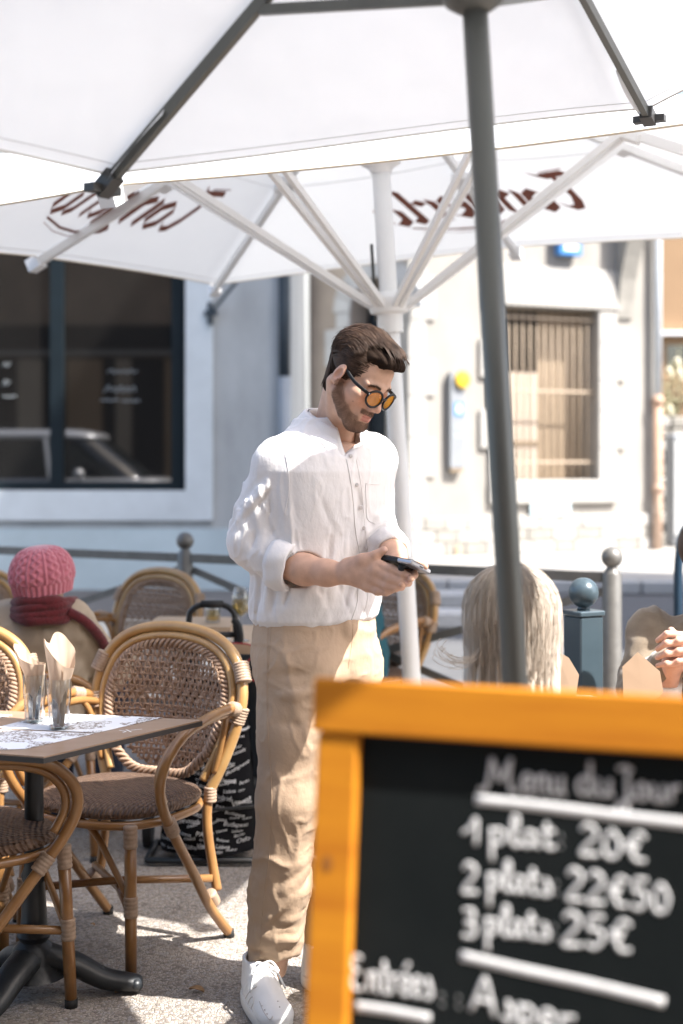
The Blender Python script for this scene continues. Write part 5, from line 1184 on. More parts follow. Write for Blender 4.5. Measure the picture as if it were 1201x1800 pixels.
for i in range(14):
    an = fr.uniform(0, 6.28); t0 = fr.uniform(.1, .8); segs.append((around(shL, elL, .06, t0, an), around(shL, elL, .06, t0 + .2, an + fr.uniform(-.8, .8)), .010, fr.choice((1, -1)) * .004)); segs.append((around(elL, cuL, .052, t0, an), around(elL, cuL, .05, t0 + .1, an + 1.0), .008, fr.choice((1, -1)) * .004))
arm_pit = Lp(505, 850, 3.49)
for (x1, y1), hgt in (((560, 905), -.005), ((545, 940), .005), ((575, 870), .004), ((530, 985), -.005)): segs.append((arm_pit, Lp(x1, y1, 3.47), .013, hgt))
segs.append((Lp(505, 800, 3.46), Lp(508, 915, 3.46), .008, -.010)); segs = [(a, b_, w * .7, h_ * 1.5) for a, b_, w, h_ in segs]; g.folds(segs)
# neck opening with V front
fx = Lp(592, 770, 3.5); nbL = np.array(MFi @ nb_w); g.cap(nbL + np.array((0, .0, .12)), nbL + np.array((0, .008, .01)), .062, .060, .008, 's')
vt = Lp(608, 800, 3.44); g.cap(nbL + np.array((0, .03, .01)), vt + np.array((0, .0, .0)), .040, .006, .006, 's'); g.cap(nbL + np.array((0, .07, .03)), vt + np.array((0, .03, .0)), .042, .012, .006, 's')
g.cap(Lp(520, 1000, 3.463), Lp(560, 1005, 3.43), .047, .04, .003, 's'); g.cap(Lp(688, 975, 3.495), Lp(697, 990, 3.45), .036, .03, .003, 's')
Ps, Fs = g.net(); Ps = relax(Ps, Fs, 1, .4)
def wrinkle(P, F, a1, a2, sc1, sc2, seed):
    Q = P + .018 * np.stack([vnoise(P, 9, seed + 5), vnoise(P, 9, seed + 6), vnoise(P, 9, seed + 7)], 1)
    r1 = 1 - np.abs(vnoise(Q * np.array(sc1), 1.0, seed)) * 3.0; r2 = 1 - np.abs(vnoise(Q * np.array(sc2), 1.0, seed + 1)) * 3.0
    m = .5 + .5 * vnoise(P, 6, seed + 9)
    return P + vnormals(P, F) * (np.clip(r1, 0, 1) ** 1.8 * a1 * m + np.clip(r2, 0, 1) ** 1.6 * a2)[:, None]
Ps = wrinkle(Ps, Fs, .0050, .0022, (15, 15, 3.2), (32, 32, 10), 31)
SHIRT = obj('shirt', np_mesh('shirt', Ps, Fs, None, MF), m_linen, MAN)
from mathutils.bvhtree import BVHTree
def bvh_of(o): return BVHTree.FromPolygons([v.co.copy() for v in o.data.vertices], [tuple(p.vertices) for p in o.data.polygons])
bvS = bvh_of(SHIRT)
def cast(bv, px, py, off=.002, far=None):
    d = (U(px, py, 1.0) - CAM).normalized(); hit = bv.ray_cast(CAM, d)
    if hit[0] is None: return far
    return hit[0] - d * off
# collar: stand plus two folded leaves
ncol = Um(583, 741, 3.575); nav = Um(608, 690, 3.545) - Um(583, 760, 3.585); nav.normalize(); MFr = MF.to_3x3()
zc_ = (nav * .75 + V(0, 0, .55)).normalized(); yc_ = (MFr @ V(0, 1, 0)); yc_ = (yc_ - zc_ * yc_.dot(zc_)).normalized(); xc_ = yc_.cross(zc_)
Mn = Matrix(((xc_.x, yc_.x, zc_.x, ncol.x), (xc_.y, yc_.y, zc_.y, ncol.y), (xc_.z, yc_.z, zc_.z, ncol.z), (0, 0, 0, 1)))
def collar(u, v):
    th = R(62) - u * R(304); e = abs(u - .5) * 2; pt = max(0, (e - .55) / .45) ** 1.5; rr = .0615
    fold = min(v / .12, 1); w = max(0, v - .06)
    out = .003 + .008 * fold + .022 * w + .020 * pt * w; z = .017 - (.036 + .036 * pt) * w - .020 * e ** 3
    th2 = th + (-.30 if u > .5 else .30) * pt * w * (1.0)
    return Mn @ V((rr + out) * math.cos(th2), (rr * 1.05 + out) * math.sin(th2) + .006 * pt, z)
b = MB(); b.grid(collar, 61, 14); col_o = b.build('collar', m_linen, SHIRT); md = col_o.modifiers.new('t', 'SOLIDIFY'); md.thickness = .0024
b = MB(); b.grid(lambda u, v: Mn @ V((.0605 + .004 * v) * math.cos(R(66) - u * R(312)), (.0635 + .004 * v) * math.sin(R(66) - u * R(312)), .016 - .05 * v - .018 * (abs(u - .5) * 2) ** 3), 40, 5); cs_ = b.build('collar_stand', m_linen, SHIRT); cs_.modifiers.new('t', 'SOLIDIFY').thickness = .002
# placket, buttons, pocket
pk = [(609, 806), (614, 830), (619, 860), (622, 890), (624, 920), (628, 950), (632, 968)]
pk2 = [(632, 968), (634, 1000), (630, 1035), (628, 1060), (618, 1090)]
def strip(name, pts, w, off, parent, m_):
    b = MB(); L_ = [cast(bvS, x - w / 2, y, off) for x, y in pts]; R2 = [cast(bvS, x + w / 2, y, off) for x, y in pts]
    L_ = [p for p in L_ if p]; R2 = [p for p in R2 if p]; n = min(len(L_), len(R2))
    for i in range(n - 1): b.add([L_[i], R2[i], R2[i + 1], L_[i + 1]], [(0, 1, 2, 3)])
    o = b.build(name, m_, parent); o.modifiers.new('t', 'SOLIDIFY').thickness = .0025; return o
def dense(pts, n=5): return [(p.x, p.y) for p in spline([V(x, y, 0) for x, y in pts], n)]
for nm_, off_ in (('placket_edge', 0), ('placket_stitch', 17)):
    P3 = [cast(bvS, x + off_, y, .0008) for x, y in dense(pk + pk2[1:], 4)]; P3 = [q_ for q_ in P3 if q_]; b = MB(); b.tube(P3, .0013 if off_ == 0 else .0006, 5); b.build(nm_, m_linen, SHIRT)
m_btn = mat('pearl_button', (.70, .66, .64), .3)
for x, y in ((609, 801), (620, 852), (627, 892), (632, 928), (638, 963)):
    p = cast(bvS, x + 8, y, .006)
    if p: b = MB(); dd = (CAM - p).normalized(); disc_at(b, p - dd * .003, dd, [(.001, 0), (.0052, 0), (.0056, .0015), (.0045, .0028), (.001, .002)], 12); b.build('button', m_btn, SHIRT)
b = MB()
for pts in ([(643, 850), (644, 880), (646, 912), (660, 920)], [(643, 850), (668, 852)]):
    P3 = [cast(bvS, x, y, .001) for x, y in dense(pts, 5)]; P3 = [p for p in P3 if p]
    if len(P3) > 2: b.tube(P3, .0009, 5)
b.build('pocket_seam', m_linen, SHIRT)
b = MB(); P3 = [cast(bvS, x, y, .0005) for x, y in dense([(452, 768), (476, 764), (497, 788), (506, 820), (508, 860), (500, 905)], 6)]; b.tube([p for p in P3 if p], .0010, 5); b.build('armhole_seam', m_linen, SHIRT)
# rolled cuffs
def cuff(a, b_, r0, r1, name):
    a, b_ = Vector(a), Vector(b_); d = (b_ - a).normalized(); u_ = d.orthogonal().normalized(); v_ = d.cross(u_); cr_ = random.Random(3); ph = [cr_.uniform(0, 6) for _ in range(3)]
    def f(u, v):
        an = 2 * math.pi * u; t = [0, .0, .25, .6, 1.0, 1.04, 1.0, .7][int(v * 7 + .5)]; rr = r0 + (r1 - r0) * t + [-.008, .003, .006, .005, .004, -.001, -.007, -.010][int(v * 7 + .5)]
        rr += .0032 * math.sin(3 * an + ph[0] + t) + .002 * math.sin(7 * an + ph[1] + 3 * t)
        return MF @ (a.lerp(b_, t) + (u_ * math.cos(an) + v_ * math.sin(an)) * rr)
    b = MB(); b.grid(f, 40, 8, closed_u=True); return b.build(name, m_linen, SHIRT)
cuff(Lp(486, 988, 3.485), Lp(517, 997, 3.46), .062, .056, 'cuff'); cuff(Lp(679, 957, 3.535), Lp(688, 972, 3.50), .050, .044, 'cuff')

# trousers
g = SDF((-.30, -.36, .08), (.30, .24, 1.06), .0052)
hipR, hipL = Lp(527, 1170, 3.555), Lp(600, 1170, 3.685)
g.loft([(.84, pel[0], pel[1] - .005, .15, .115), (.90, pel[0], pel[1] - .005, .168, .128), (.96, pel[0], pel[1], .168, .122), (1.04, pel[0], pel[1] + .005, .158, .112)], .03, p=2.3)
hemR, hemL = Lp(478, 1722, 3.64), Lp(562, 1705, 3.775)
def legp(h_, k_, a_, r): g.chain([h_, (h_ + k_) / 2, k_, (k_ + a_) / 2, a_], r, .03)
legp(hipR, Lp(508, 1400, 3.545), hemR, [.108, .092, .078, .072, .068]); legp(hipL, Lp(580, 1400, 3.665), hemL, [.108, .092, .078, .072, .066])
segs = []; kR = Lp(508, 1400, 3.545)
for i in range(40):
    an = fr.uniform(0, 6.28); t0 = fr.uniform(.25, .95); segs.append((around(kR, hemR, .072, t0, an), around(kR, hemR, .072, min(1.0, t0 + fr.uniform(.0, .18)), an + fr.uniform(.4, 1.3)), fr.uniform(.008, .016), fr.choice((1, 1, -1)) * fr.uniform(.004, .010)))
for i in range(24):
    an = fr.uniform(0, 6.28); t0 = fr.uniform(.0, .8); segs.append((around(hipR, kR, .10 - .02 * t0, t0, an), around(hipR, kR, .095 - .02 * t0, min(1, t0 + fr.uniform(.05, .3)), an + fr.uniform(-.9, .9)), fr.uniform(.010, .02), fr.choice((1, -1)) * fr.uniform(.003, .006)))
for (x0, y0, x1, y1, D_, hh) in ((470, 1190, 560, 1180, 3.45, -.006), (475, 1225, 570, 1215, 3.45, .006), (470, 1270, 560, 1276, 3.45, -.005), (455, 1540, 530, 1560, 3.55, .012), (450, 1600, 520, 1590, 3.55, -.01), (445, 1640, 520, 1655, 3.55, .010), (600, 1110, 640, 1160, 3.52, -.004)): segs.append((Lp(x0, y0, D_), Lp(x1, y1, D_), .013, hh))
segs = [(a, b_, w * .9, h_ * 1.7) for a, b_, w, h_ in segs]
for i in range(20): ph = fr.uniform(0, 3.14); segs.append((onT(ph, 1.0) * np.array((.93, .93, 1)), onT(ph, .955) * np.array((.95, .95, 1)), .007, .003))
g.folds(segs)
ax = (hemR - Lp(495, 1560, 3.58)); ax /= np.linalg.norm(ax)
g.cap(hemR - ax * .02, hemR + ax * .2, .058, .06, .004, 's'); ax2 = (hemL - Lp(570, 1560, 3.72)); ax2 /= np.linalg.norm(ax2); g.cap(hemL - ax2 * .02, hemL + ax2 * .2, .056, .06, .004, 's')
sl, (X, Y, Z) = g.win((-.3, -.36, .08), (.3, .24, .30), 0); tl_ = .098 + .0 * X + .34 * (Y - hemR[1]); g.d[sl] = np.maximum(g.d[sl], np.where(X > (hemR[0] + hemL[0]) / 2, tl_ - Z, .12 - Z))
Pt, Ft = g.net(); Pt = relax(Pt, Ft, 2, .4); Pt = wrinkle(Pt, Ft, .0085, .0028, (11, 11, 9), (28, 28, 22), 51); TRS = obj('trousers', np_mesh('trousers', Pt, Ft, None, MF), m_chino, MAN); bvT = bvh_of(TRS)
m_stit = mat('tan_stitch', (.42, .30, .20), .8)
for nm, pts in (('side_seam', [(472, 1095), (470, 1150), (470, 1220), (472, 1300), (478, 1400), (474, 1500), (462, 1600), (456, 1690)]), ('fly_seam', [(621, 1096), (619, 1130), (612, 1175)]), ('pocket_seam', [(478, 1092), (474, 1140), (471, 1185)])):
    P3 = [cast(bvT, x, y, .0002) for x, y in dense(pts, 10)]; P3 = [p for p in P3 if p]; b = MB()
    if len(P3) > 2: b.tube(P3, .0010, 5); b.build(nm, m_stit, TRS)

# sneakers
m_lea = mat('white_leather', (.78, .77, .75), .45, var=.05, scale=20, bump=.1, bscale=90); m_sole = mat('white_rubber_sole', (.70, .68, .64), .6, var=.08); m_lace = mat('white_lace', (.76, .75, .72), .8)
def shoe(heel, fwd):
    M = frame(heel, fwd); g = SDF((-.07, -.05, -.002), (.07, .32, .15), .0034)
    g.loft([(.028, 0, .13, .046, .140), (.045, 0, .128, .046, .138), (.06, 0, .105, .042, .112), (.075, 0, .075, .037, .078), (.095, 0, .05, .034, .052), (.115, 0, .045, .034, .050)], .01, p=2.4)
    g.cap((0, .02, .05), (0, .03, .105), .034, .034, .015); g.cap((0, .08, .085), (0, .20, .045), .030, .026, .02); g.ell((0, .215, .036), (.043, .052, .026), .02)
    g.cap((0, .045, .09), (0, .04, .16), .028, .030, .006, 's')
    for k in range(5): y = .10 + .02 * k; g.folds([((-.03, y, .09 - .013 * k), (.03, y, .09 - .013 * k), .003, -.0015)])
    g.folds([((.047, .06, .03), (.040, .10, .075), .004, .003), ((.040, .10, .075), (.046, .14, .03), .004, .003), ((-.047, .06, .03), (-.040, .10, .075), .004, .003), ((-.03, .19, .05), (.03, .19, .05), .004, .002)])
    P, F = g.net(); P = relax(P, F, 1); up = obj('shoe', np_mesh('shoe', P, F, None, M), m_lea, MAN)
    g = SDF((-.07, -.05, -.006), (.07, .32, .06), .0034); g.loft([(.0, 0, .128, .047, .143), (.006, 0, .128, .050, .148), (.026, 0, .13, .051, .149), (.032, 0, .13, .049, .147)], .004, p=2.6); P, F = g.net(); obj('sole', np_mesh('sole', P, F, None, M), m_sole, up)
    b = MB()
    for k in range(5):
        y = .10 + .021 * k; z = .113 - .0145 * k; w = .017 + .003 * k
        b.tube(spline([M @ V(-w, y, z - .012), M @ V(-w * .4, y + .006, z + .001), M @ V(w * .4, y + .004, z + .001), M @ V(w, y, z - .012)], 4), .0032, 6)
    for s in (-1, 1): b.tube(spline([M @ V(0, .095, .118), M @ V(s * .02, .105, .125), M @ V(s * .035, .12, .105), M @ V(s * .02, .115, .105), M @ V(0, .097, .116)], 5), .003, 6); b.tube(spline([M @ V(0, .095, .118), M @ V(s * .025, .12, .112), M @ V(s * .045, .15, .07)], 4), .0028, 6)
    b.build('laces', m_lace, up); return up
hs = onz(446, 1752, .006); SH1 = shoe(hs, (.30, -.95, 0)); hs2 = onz(545, 1728, .006); shoe(hs2, (.70, -.71, 0))
b = MB(); b.tube([MF @ Vector(anR + np.array((0, 0, .10))), MF @ Vector(anR), V(hs.x + .02, hs.y - .045, .09)], [.036, .034, .034], 12); b.tube([MF @ Vector(anL + np.array((0, 0, .10))), MF @ Vector(anL), V(hs2.x + .03, hs2.y - .04, .09)], [.036, .034, .034], 12); b.build('socks', m_lace, MAN)

bvF = bvh_of(SH1); m_trim = mat('taupe_shoe_trim', (.60, .56, .53), .7)
b = MB()
for pts in ([(433, 1786), (437, 1762), (444, 1752), (446, 1762), (441, 1776), (446, 1790)], [(456, 1760), (464, 1778), (474, 1792), (480, 1786)], [(430, 1758), (440, 1742), (452, 1734)]):
    P3 = [cast(bvF, x, y, .0006) for x, y in dense(pts, 5)]; P3 = [q_ for q_ in P3 if q_]
    if len(P3) > 2: b.tube(P3, .0014, 5)
for x, y in ((461, 1768), (466, 1775), (470, 1782), (489, 1760), (492, 1770)):
    q_ = cast(bvF, x, y, .0005)
    if q_: b.ball(q_, .0022, 6, 5)
if b.v: b.build('trim', m_trim, SH1)
# hair of the standing person: combed back locks over a cap
def hair_cap(t_lift=.0):
    g = SDF((-.11, -.14, -.08), (.11, .15, .17), .0028); g.ell((0, -.020, .054), (.0795, .0985, .088), .01); g.ell((0, .045, .090), (.060, .052, .036), .02); g.ell((0, .075, .096), (.042, .030, .022), .02)
    return g
g = hair_cap(); 
g.cap((0, -.038, .01), (0, -.036, -.048), .064, .053, .02); g.ell((0, .105, .010), (.080, .062, .086), .012, 's'); 
for s in (-1, 1): g.ell((s * .075, .085, .045), (.05, .052, .06), .012, 's'); g.ell((s * .085, -.012, .0), (.020, .026, .036), .006, 's'); g.cap((s * .08, .05, -.03), (s * .085, .005, -.06), .042, .04, .01, 's')
g.cap((0, -.02, -.155), (0, -.12, -.155), .085, .075, .02, 's'); g.ell((0, .03, -.06), (.2, .055, .05), .01, 's')
Pq, Fq = g.net(); Pq = relax(Pq, Fq, 2); Pq += vnormals(Pq, Fq) * (.0012 * np.sin(Pq[:, 0] * 520 + 30 * Pq[:, 1]))[:, None]
HAIR = obj('hair', np_mesh('hair', Pq, Fq, None, MH), mat('hair_base', (.020, .012, .008), .85, spec=.1, bump=.6, bscale=300, bdist=.002), MAN)
hb = MB(); hr2 = random.Random(12)
def hpt(bv, a, lift): # meridian combed front to back
    cb, sb = math.cos(bv), math.sin(bv); x = .0815 * sb; y = -.018 + (.1005 + (.010 if a < 1.3 else 0)) * cb * math.cos(a); z = .056 + .0895 * cb * math.sin(a)
    q = math.exp(-((a - .72) / .42) ** 2) * max(0, math.cos(bv * 1.35)); return V(x * (1 + lift * 8), y + .028 * q + lift * math.cos(a), z + .016 * q + lift * math.sin(a))
for i in range(2600):
    bv = R(hr2.uniform(-78, 78)); ab = abs(math.degrees(bv)); a0 = R(np.interp(ab, [0, 18, 35, 50, 65, 78], [40, 46, 66, 64, 42, 30]) + hr2.uniform(-3, 8)); a1 = R(np.interp(ab, [0, 40, 60, 78], [205, 208, 214, 215])) - hr2.uniform(0, .5); st = hr2.uniform(0, .55) if hr2.random() < .6 else 0
    a0 = a0 + (a1 - a0) * st; a1 = min(a1, a0 + hr2.uniform(.8, 1.9)); lift = hr2.gauss(.0015, .0018); wv_ = hr2.uniform(-.05, .05); n = 12; pts = [MH @ hpt(bv + wv_ * math.sin(3 * k / n) , a0 + (a1 - a0) * k / n, lift + .001 * math.sin(k)) for k in range(n + 1)]
    ok = True
    r0 = hr2.uniform(.0004, .0011); hb.tube(pts, [r0 * (.35 + .65 * math.sin(math.pi * (.1 + .85 * k / n))) for k in range(n + 1)], 4, caps=False)
for i in range(1500):   # sides, combed back above the ear
    s = hr2.choice((-1, 1)); z0 = hr2.uniform(-.03, .105); y0 = hr2.uniform(-.03, .058) if z0 > .03 else (hr2.uniform(-.06, .034) if z0 > -.002 else hr2.uniform(-.07, -.035)); L_ = hr2.uniform(.05, .10); l0 = hr2.uniform(0, .002); pts = []
    for k in range(9):
        t = k / 8; y = y0 - L_ * t; z = z0 - (.028 + .25 * max(0, -y - .03)) * t * (1.2 if z0 < .06 else .8) + .006 * math.sin(2.5 * t)
        q = 1 - ((y + .020) / .1000) ** 2 - ((z - .054) / .0900) ** 2
        if q < .04: break
        pts.append(MH @ V(s * (.0812 + l0) * math.sqrt(q), y, z))
    if len(pts) > 3: r0 = hr2.uniform(.0004, .0010); m_ = len(pts) - 1; hb.tube(pts, [r0 * (.35 + .65 * math.sin(math.pi * (.1 + .85 * k / m_))) for k in range(m_ + 1)], 4, caps=False)
for i in range(700):   # nape
    x0 = hr2.uniform(-.066, .066); z0 = hr2.uniform(-.03, .05); L_ = hr2.uniform(.03, .06); pts = []
    for k in range(7):
        z = z0 - L_ * k / 6
        if z < -.082: break
        ry = float(np.interp(z, [-.09, -.045, .01, .05], [.047, .0535, .066, .081])); cy = float(np.interp(z, [-.09, -.045, .01, .05], [-.034, -.036, -.039, -.03])); q = 1 - (x0 / (ry + .004)) ** 2
        if q < .02: break
        pts.append(MH @ V(x0, cy - ry * math.sqrt(q) - .001, z))
    if len(pts) > 3: m_ = len(pts) - 1; r0 = hr2.uniform(.0004, .0009); hb.tube(pts, [r0 * (1 - .6 * k / m_) for k in range(m_ + 1)], 4, caps=False)
hb.build('hair_locks', m_hair, HAIR)
hb = MB()
for i in range(26):   # loose tips at the quiff
    bv = R(hr2.uniform(-30, 30)); p0 = hpt(bv, R(58), .002); p1 = hpt(bv, R(40), .004); pts = spline([MH @ p0, MH @ p1, MH @ (p1 + V(hr2.uniform(-.006, .006), .012, -.012 + hr2.uniform(-.006, .01)))], 4); hb.tube(pts, [.0012 * (1 - .8 * k / 8) for k in range(9)], 4, caps=False)
for i in range(160):   # stray single hairs
    bv = R(hr2.uniform(-60, 60)); a0 = R(hr2.uniform(50, 170)); pts = [MH @ hpt(bv + .02 * k, a0 + .09 * k, .003 + .0022 * k * hr2.uniform(.2, 1)) for k in range(6)]; hb.tube(pts, .00035, 3, caps=False)
hb.build('quiff_tips', m_hair, HAIR)
# beard stubble
idx = np.nonzero(bmk > .35)[0]; sel = rng.choice(idx, min(9000, len(idx)), replace=False); bb_ = MB(); vs = []; fs = []
for j, i in enumerate(sel):
    p = Ph[i]; n = Nh[i]; d = n * .55 + np.array((0, .05, -.8)); d /= np.linalg.norm(d); d += rng.normal(0, .25, 3); L_ = rng.uniform(.002, .0045) * (.5 + .5 * bmk[i]); t_ = np.cross(d, n); t_ /= max(np.linalg.norm(t_), 1e-6); w = .00042
    o_ = len(vs); vs += [p - t_ * w, p + t_ * w, p + n * w * 1.4, p + d * L_]; fs += [(o_, o_ + 1, o_ + 3), (o_ + 1, o_ + 2, o_ + 3), (o_ + 2, o_, o_ + 3)]
me = bpy.data.meshes.new('beard'); me.from_pydata([tuple(v) for v in toW(np.array(vs), MH)], [], fs); obj('beard', me, m_beard, MAN)
b = MB()
for s in (-1, 1):
    for k in range(70):
        u = hr2.random(); x = .013 + .037 * u; z = float(np.interp(x, [.01, .03, .05], [.0265, .031, .0245])) + hr2.uniform(-.003, .003); p = V(s * x, float(np.interp(x, [.01, .03, .05], [.0945, .091, .078])), z); b.tube([MH @ p, MH @ (p + V(s * .006, -.001, .002))], [.0006, .0002], 3, caps=False)
b.build('eyebrows', m_hair, MAN)

# sunglasses
m_acet = mat('black_acetate', (.006, .006, .006), .35, spec=.3)
def amber(name):
    m = bpy.data.materials.new(name); m.use_nodes = True; t = m.node_tree; N = t.nodes; L = t.links; N.remove(N['Principled BSDF'])
    tr = N.new('ShaderNodeBsdfTransparent'); tr.inputs[0].default_value = (.85, .36, .02, 1); df = N.new('ShaderNodeBsdfDiffuse'); df.inputs[0].default_value = (.75, .30, .01, 1); gl = N.new('ShaderNodeBsdfGlossy'); gl.inputs['Roughness'].default_value = .05
    nz = N.new('ShaderNodeTexNoise'); nz.inputs['Scale'].default_value = 20; mr = N.new('ShaderNodeMapRange'); mr.inputs['To Min'].default_value = .32; mr.inputs['To Max'].default_value = .42; L.new(nz.outputs['Fac'], mr.inputs['Value'])
    m1 = N.new('ShaderNodeMixShader'); L.new(mr.outputs[0], m1.inputs[0]); L.new(tr.outputs[0], m1.inputs[1]); L.new(df.outputs[0], m1.inputs[2]); m2 = N.new('ShaderNodeMixShader'); m2.inputs[0].default_value = .07; L.new(m1.outputs[0], m2.inputs[1]); L.new(gl.outputs[0], m2.inputs[2]); L.new(m2.outputs[0], N['Material Output'].inputs[0]); return m
SG = thing('sunglasses', 'black framed sunglasses with amber lenses worn by the bearded person', 'sunglasses')
def lens_pt(s, a, rr): return V(s * (.0335 + rr * 1.08 * math.cos(a)), .1105 - .008 * ((.0335 + rr * math.cos(a)) / .06) ** 2 * 1.6 - .10 * (rr * math.sin(a)) * .5, .001 + rr * .96 * math.sin(a))
fm = MB()
for s in (-1, 1): fm.tube([MH @ lens_pt(s, 2 * math.pi * k / 28, (.0252)) for k in range(28)], .0030, 8, closed=True)
fm.tube(spline([MH @ V(-.011, .1105, .006), MH @ V(0, .1135, .009), MH @ V(.011, .1105, .006)], 5), .0026, 8); fm.build('frame', m_acet, SG)
for s in (-1, 1):
    b = MB(); b.grid(lambda u, v: MH @ lens_pt(s, 2 * math.pi * u, .0248 * v), 28, 5, closed_u=True); b.build('lens', amber('amber_lens') if s < 0 else bpy.data.materials['amber_lens'], SG)
    b = MB(); b.tube(spline([MH @ V(s * .058, .0985, .010), MH @ V(s * .071, .090, .0125), MH @ V(s * .0775, .05, .014), MH @ V(s * .0785, .015, .022), MH @ V(s * .0775, -.004, .026)], 6), .0046, 8, flat=.5, up=MH.to_3x3() @ V(1, 0, 0)); b.build('temple', m_acet, SG)
    b = MB(); b.ball(MH @ V(s * .0605, .1, .0112), .0022, 8, 6); b.build('rivet', m_steel, SG)

# phone
PH = thing('smartphone', 'black and silver smartphone held in both hands of the standing person', 'phone')
pa, pb_ = Um(668, 984, 3.385), Um(741, 997, 3.265); ax_ = (pb_ - pa).normalized(); sd_ = ax_.cross(V(0, 0, 1)).normalized(); upn = sd_.cross(ax_); sd_ = (sd_ + upn * .45).normalized(); upn = sd_.cross(ax_)
Mp = Matrix(((ax_.x, sd_.x, upn.x, pb_.x), (ax_.y, sd_.y, upn.y, pb_.y), (ax_.z, sd_.z, upn.z, pb_.z), (0, 0, 0, 1)))
b = MB(); b.cbox((-.148, -.034, -.0055), (0, .034, .0055), .003, Mp); b.build('body', mat('silver_phone', (.45, .45, .47), .3, metal=.7), PH, False)
b = MB(); b.cbox((-.146, -.032, .0056), (-.002, .032, .0066), .0005, Mp); b.build('screen', mat('phone_screen', (.01, .01, .012), .08), PH, False)
b = MB(); b.cbox((-.146, -.0352, -.0072), (-.05, .0352, .0045), .002, Mp); b.build('case', m_rub, PH, False)
b = MB(); b.box((-.001, -.006, -.0018), (.0004, .006, .0018), Mp); b.build('port', m_rub, PH, False)
b = MB(); b.tube([Mp @ V(-.045, .02 * math.cos(a), -.014 + .012 * math.sin(a)) for a in np.linspace(0, 6.283, 16, endpoint=False)], .0045, 6, closed=True, flat=1.8); b.build('finger_ring', m_rub, PH)
# ------------------------------------------------------------------ seated people
def seated(name_label, pos, fwd, sh_z, head, head_fwd, top_m, leg_m, hands=None, half=.185, skin=SKIN, seat_z=.47, legs=True, h=.011, lean=.05, top_name='jacket', hscale=.86, seed=1, head_col=None, knee=.46):
    """head: world point of head centre; hands: list of world points (right, left)"""
    M = frame((pos[0], pos[1], .006), (*fwd, 0)); Mi = M.inverted(); fr = random.Random(seed)
    hl = Mi @ Vector(head); MHs = frame(head, head_fwd) @ Matrix.Scale(hscale, 4)
    nb = Vector((0, lean, sh_z + .05)); g = head_sdf(.0034, np.array(MHs.inverted() @ (M @ nb))); P, F = g.net(); P = relax(P, F, 2); parts = [(toW(P, MHs), F, face_colors(P, skin))]
    # covered body
    g = SDF((-.45, -.35, .03), (.45, .85, sh_z + .15), .016); g.loft([(seat_z, 0, 0, half * .85, .11), (sh_z, 0, lean, half * .85, .08)], .03)
    hx = .09
    hd = [Mi @ Vector(q) for q in hands] if hands else [Vector((.16, .34, .66)), Vector((-.16, .34, .66))]; el = []
    for s, q in ((1, hd[0]), (-1, hd[1])):
        sh = Vector((s * half * .92, lean, sh_z)); e_ = (sh + q) / 2 + Vector((s * .05, -.06, -.13)); el.append((sh, e_, q)); g.chain([sh, e_, q], [.04, .035, .025], .02)
    if legs:
        for s in (1, -1): g.chain([(s * hx, 0, seat_z + .06), (s * hx, knee, seat_z + .05), (s * hx, knee - .03, .09)], [.07, .05, .035], .02)
    P, F = g.net(); parts.append((toW(P, M), F, np.repeat(skin[None], len(P), 0)))
    P_, F_, C_ = merge(parts); T = obj('person', np_mesh('person', P_, F_, C_), m_skin); tag(T, name_label, 'person')
    g = SDF((-.5, -.35, .3), (.5, .85, sh_z + .16), h)
    g.loft([(seat_z - .02, 0, 0, half * .98, .145), (seat_z + .1, 0, .0, half, .15), ((seat_z + sh_z) / 2, 0, lean * .5, half * 1.0, .145), (sh_z - .05, 0, lean, half * 1.0, .125), (sh_z + .015, 0, lean, half * .8, .10), (sh_z + .05, 0, lean, half * .48, .08)], .03, p=2.3)
    segs = []
    for sh, e_, q in el:
        w_ = e_.lerp(q, .86); g.chain([np.array(sh), np.array(e_), np.array(w_)], [.068, .060, .048], .04)
        for i in range(22): t = fr.random(); a_ = fr.uniform(0, 6.28); segs.append((around(sh, e_, .065, t, a_), around(sh, e_, .063, min(1, t + .15), a_ + fr.uniform(-1.2, 1.2)), .014, fr.choice((1, 1, -1)) * fr.uniform(.008, .016)))
    for i in range(34):
        ph = fr.uniform(0, 6.28); z0 = fr.uniform(seat_z, sh_z - .05); segs.append((np.array((half * math.cos(ph), .145 * math.sin(ph) + lean * .5, z0)), np.array((half * math.cos(ph + fr.uniform(-.5, .5)), .14 * math.sin(ph) + lean * .5, z0 + fr.uniform(.04, .15))), 0.016, fr.choice((1, -1)) * fr.uniform(.006, .014)))
    g.folds(segs); P, F = g.net(); P = relax(P, F, 2, .4); P = wrinkle(P, F, .011, .004, (9, 9, 7), (22, 22, 15), seed * 7); TOP = obj(top_name, np_mesh(top_name, P, F, None, M), top_m, T)
    if legs:
        g = SDF((-.3, -.25, .05), (.3, .75, seat_z + .2), h)
        g.loft([(seat_z - .01, 0, -.01, half * .95, .14), (seat_z + .14, 0, 0, half * .92, .13)], .03)
        for s in (1, -1): g.chain([(s * hx, .02, seat_z + .07), (s * (hx + .01), knee, seat_z + .06), (s * (hx + .01), knee - .03, .10)], [.088, .068, .055], .03)
        P, F = g.net(); P = relax(P, F, 2, .4); obj('trousers', np_mesh('trousers', P, F, None, M), leg_m, T)
        b = MB()
        for s in (1, -1): b2 = MB(); b2.ball(M @ V(s * (hx + .01), knee + .02, .038), (.045, .045, .040), 12, 8); b2.tube([M @ V(s * (hx + .01), knee - .03, .05), M @ V(s * (hx + .01), knee + .10, .032)], [.042, .036], 10); b2.build('shoe', m_rub, T)
    return T, M, MHs
m_jbeige = mat('beige_canvas_jacket', (.36, .285, .205), .85, var=.12, scale=9, bump=.2, bscale=200); m_blk = mat('black_trousers', (.014, .015, .017), .85); m_teal = mat('teal_jacket', (.006, .075, .105), .75, var=.2, scale=12)
